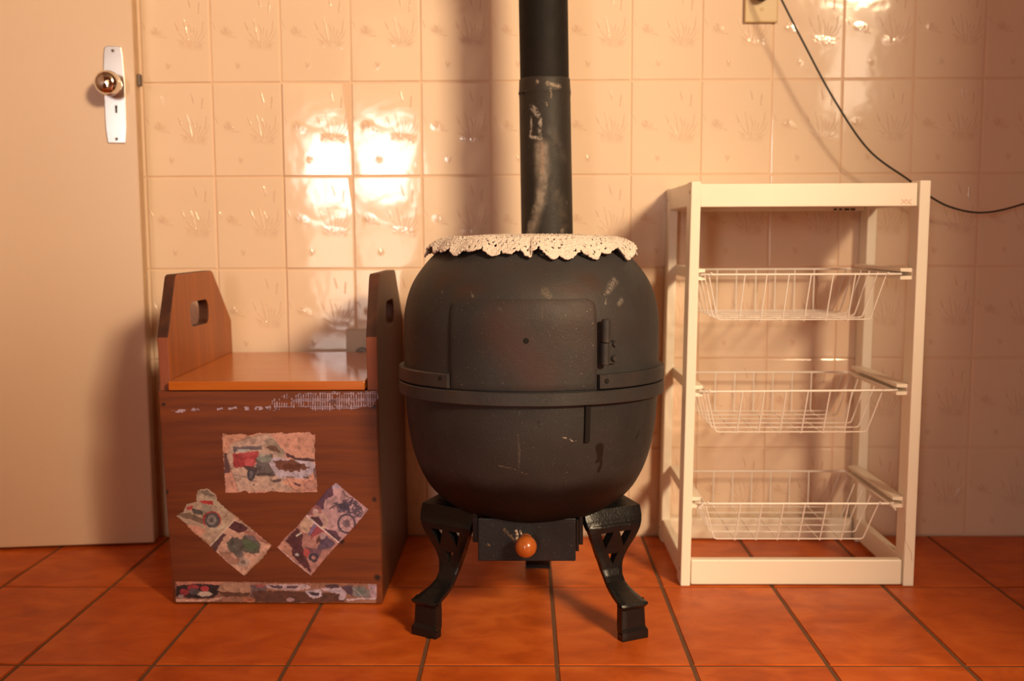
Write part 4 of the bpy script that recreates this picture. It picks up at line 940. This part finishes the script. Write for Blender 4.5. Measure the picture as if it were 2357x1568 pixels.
# faded print on the front rail, dark stamp on the back rail
fade = mat_plain('faded_red_ink', (.80, .42, .30, 1), .5); ink = mat_plain('dark_stamp_ink', (.05, .02, .01, 1), .6)
b = bmesh.new()
for P in ([(0, 10), (6, 7), (12, 2)], [(2, 0), (6, 5), (13, 10)], [(8, 2), (12, 1), (17, 4)], [(14, 9), (17, 5), (20, 9), (21, 4)], [(19, 1), (22, 3), (24, 0)], [(16, 8), (22, 9), (25, 12)]):
    tube(b, [(.6905 + x * .00083, RF + .0018, .7335 - y * .00085) for x, y in P], .00045, 5)
put('faded_print', b, fade, rk)
b = bmesh.new()
for x0, w_ in ((.657, .007), (.668, .007), (.6795, .011), (.6930, .010)):
    bx(b, x0, x0 + w_, RB - .0307, RB - .0300, .7202, .7245)
put('stamp_marks', b, ink, rk)
def wire_basket(zr, zb, pull=0.0, idx=0, drop=0.0):
    e = put('wire_basket', tube(bmesh.new(), [(.3285, -.3220, zr), (.3400, -.3275 - pull, zr), (.6880, -.3275 - pull, zr - drop), (.6985, -.3220, zr - drop)], .0021, 8), MT['wire'], rk)
    yb = -.066; r = .00135
    xl, xr, yf = .3400, .6700, -.3275
    b = bmesh.new()
    tube(b, [(.3400, yf + .003, zr), (.3400, yb, zr + .001), (.6880, yb, zr + .001), (.6880, yf + .003, zr - drop)], .0021, 8); put('rim_wire', b, MT['wire'], e)
    # U wires running side to side
    for k in range(6):
        y = -.3240 + k * .0480; y2 = -.3140 + k * .0462
        bl, br = .3600, .6475; c = .004
        P = [(xl + .001, y, zr + .002), (bl - .0008, y2, zb + .007), (bl + .0015, y2, zb + .0018), (bl + .006, y2, zb), (br - .006, y2, zb), (br - .0015, y2, zb + .0018), (br + .0008, y2, zb + .007), (xr + .001, y, zr + .002)]
        put('cross_wire', tube(bmesh.new(), P, r, 6), MT['wire'], e)
    # U wires running front to back
    for k in range(6):
        xt = .4075 + k * .0408; xb2 = .4015 + k * .0406; zz = zb - .0024
        P = [(xt, -.3290, zr - .001), (xb2, -.3165, zb + .006), (xb2, -.3130, zz), (xb2 + .002, -.0850, zz), (xb2 + .001, -.0790, zb + .004), (xt - .002, yb - .001, zr)]
        put('long_wire', tube(bmesh.new(), P, r, 6), MT['wire'], e)
    for x in (.3425,):
        bb = bmesh.new(); bmesh.ops.create_icosphere(bb, subdivisions=2, radius=.0026)
        for v in bb.verts: v.co += Vector((x + .003, -.3285, zr + .0018))
        bm2 = bmesh.new(); bmesh.ops.create_icosphere(bm2, subdivisions=2, radius=.0026)
        for v in bm2.verts: v.co += Vector((.6715, -.3285, zr + .0018))
        put('weld_bead', bb, MT['wire'], e); put('weld_bead', bm2, MT['wire'], e)
    # wooden runners with a slot
    for x0, x1, sgn in ((.3225 - (.766 - zr) * .0135, .3365 - (.766 - zr) * .004, 1), (.6985, .7245 - (.766 - zr) * .006, -1)):
        def sec(yy):
            zc = zr - (drop if sgn < 0 else 0)
            if sgn > 0: return [(x0, zc - .0105), (x1, zc - .0105), (x1, zc - .0045), (x0 + .004, zc - .0035), (x0 + .004, zc + .0035), (x1, zc + .0045), (x1, zc + .0105), (x0, zc + .0105)]
            return [(x1, zc - .0105), (x1, zc + .0105), (x0, zc + .0105), (x0, zc + .0045), (x1 - .004, zc + .0035), (x1 - .004, zc - .0035), (x0, zc - .0045), (x0, zc - .0105)]
        bm = bmesh.new(); ys = [RF + .012, RF + .016, RB - .05]
        rows = [[bm.verts.new((x, y, z)) for x, z in sec(y)] for y in ys]
        for A, B in zip(rows, rows[1:]):
            for k in range(8): bm.faces.new((A[k], A[(k + 1) % 8], B[(k + 1) % 8], B[k]))
        for rw in (rows[0], rows[-1]):
            for q in (((0, 1, 2, 3), (4, 5, 6, 7), (0, 3, 4, 7)) if sgn > 0 else ((1, 2, 3, 4), (5, 6, 7, 0), (0, 1, 4, 5))): bm.faces.new([rw[i] for i in q])
        put('runner', bm, MT['white'], rk)
    return e
wire_basket(.5960, .5110); wire_basket(.3765, .2970, 0, 1, -.002); wire_basket(.1615, .0890, 0, 2)
for P in ([(.3370, -.3290, .1635), (.3300, -.3310, .1525)], [(.6900, -.3290, .1635), (.7010, -.3310, .1495)]):
    put('bent_wire_end', tube(bmesh.new(), P, .0016, 6), MT['wire'], rk)
put('crack', tube(bmesh.new(), [(.7195, RF - .0001, .125), (.7200, RF - .0001, .092), (.7330, RF - .0001, .066), (.7350, RF - .0001, .050)], .00035, 4), mat_plain('crack_brown_wood', (.25, .12, .06, 1), .8), rk)  # thin brown crack line on the front of the right post

# ------------------------------------------------------------------ sockets, plug and cord
s1 = empty('wall_socket', (.5005, 0, 1.1155), 'yellowed wall socket with a black plug, high on the wall above the rack', 'socket')
put('cover_plate', box(.4650, .5360, -.0085, 0, 1.1155, 1.2300, bev=.003, seg=3), MT['socket'], s1)
b = bmesh.new(); lathe(b, [(0, -.0095), (.0028, -.0098), (.0036, -.0085)], (.5015, 0, 1.1425), 14, axis='Y'); put('screw', b, MT['socket'], s1)
pg = empty('power_cord', (.5015, -.02, 1.155), 'thin black power cord hanging in a curve across the tiles', 'cord')
b = bmesh.new(); lathe(b, [(0, -.046), (.010, -.045), (.0155, -.040), (.0170, -.030), (.0175, -.0092)], (.5005, 0, 1.1765), 28, axis='Y'); put('plug', b, MT['black'], pg, smooth=True)
def crv(P, n=10):
    P = [Vector(p) for p in P]; out = []
    for i in range(len(P) - 1):
        p0, p1, p2, p3 = P[max(i - 1, 0)], P[i], P[i + 1], P[min(i + 2, len(P) - 1)]
        for k in range(n):
            t = k / n; out.append(.5 * ((2 * p1) + (p2 - p0) * t + (2 * p0 - 5 * p1 + 4 * p2 - p3) * t * t + (3 * p1 - p0 - 3 * p2 + p3) * t ** 3))
    out.append(P[-1]); return out
CP = [(.5005, -.040, 1.178), (.4995, -.064, 1.192), (.5000, -.075, 1.195), (.508, -.085, 1.178), (.5195, -.088, 1.151), (.5697, -.090, 1.0571), (.6348, -.090, .9437), (.7090, -.088, .8423), (.7960, -.082, .7805), (.8425, -.075, .7476), (.8930, -.068, .7240), (.9590, -.062, .7135), (1.0400, -.055, .7295), (1.16, -.045, .775), (1.30, -.03, .87), (1.368, -.02, .92)]
put('cord', tube(bmesh.new(), crv(CP), .0021, 8), MT['black'], pg, smooth=True)
s2 = empty('wall_socket', (-.357, 0, .352), 'grey-beige wall socket low on the wall just above the bench lid', 'socket')
put('cover_plate', box(-.3930, -.3210, -.0095, 0, .3520, .4670, bev=.003, seg=3), MT['socket_grey'], s2)
b = bmesh.new(); lathe(b, [(0, -.0098), (.0115, -.0098), (.0125, -.0118), (.0145, -.0120), (.0152, -.0092)], (-.3585, 0, .4125), 28, axis='Y')
so = put('socket_insert', b, MT['steel_dark'], s2)
b = bmesh.new()
for x, z in ((-.3585, .4185), (-.3585, .4075), (-.3655, .4125)): lathe(b, [(0, -.0103), (.0018, -.0103), (.0018, -.0097)], (x, 0, z), 10, axis='Y')
put('pin_holes', b, MT['hole'], so)
b = bmesh.new(); lathe(b, [(0, -.0105), (.0025, -.0108), (.0033, -.0095)], (-.3570, 0, .4395), 14, axis='Y'); put('screw', b, MT['socket_grey'], s2)
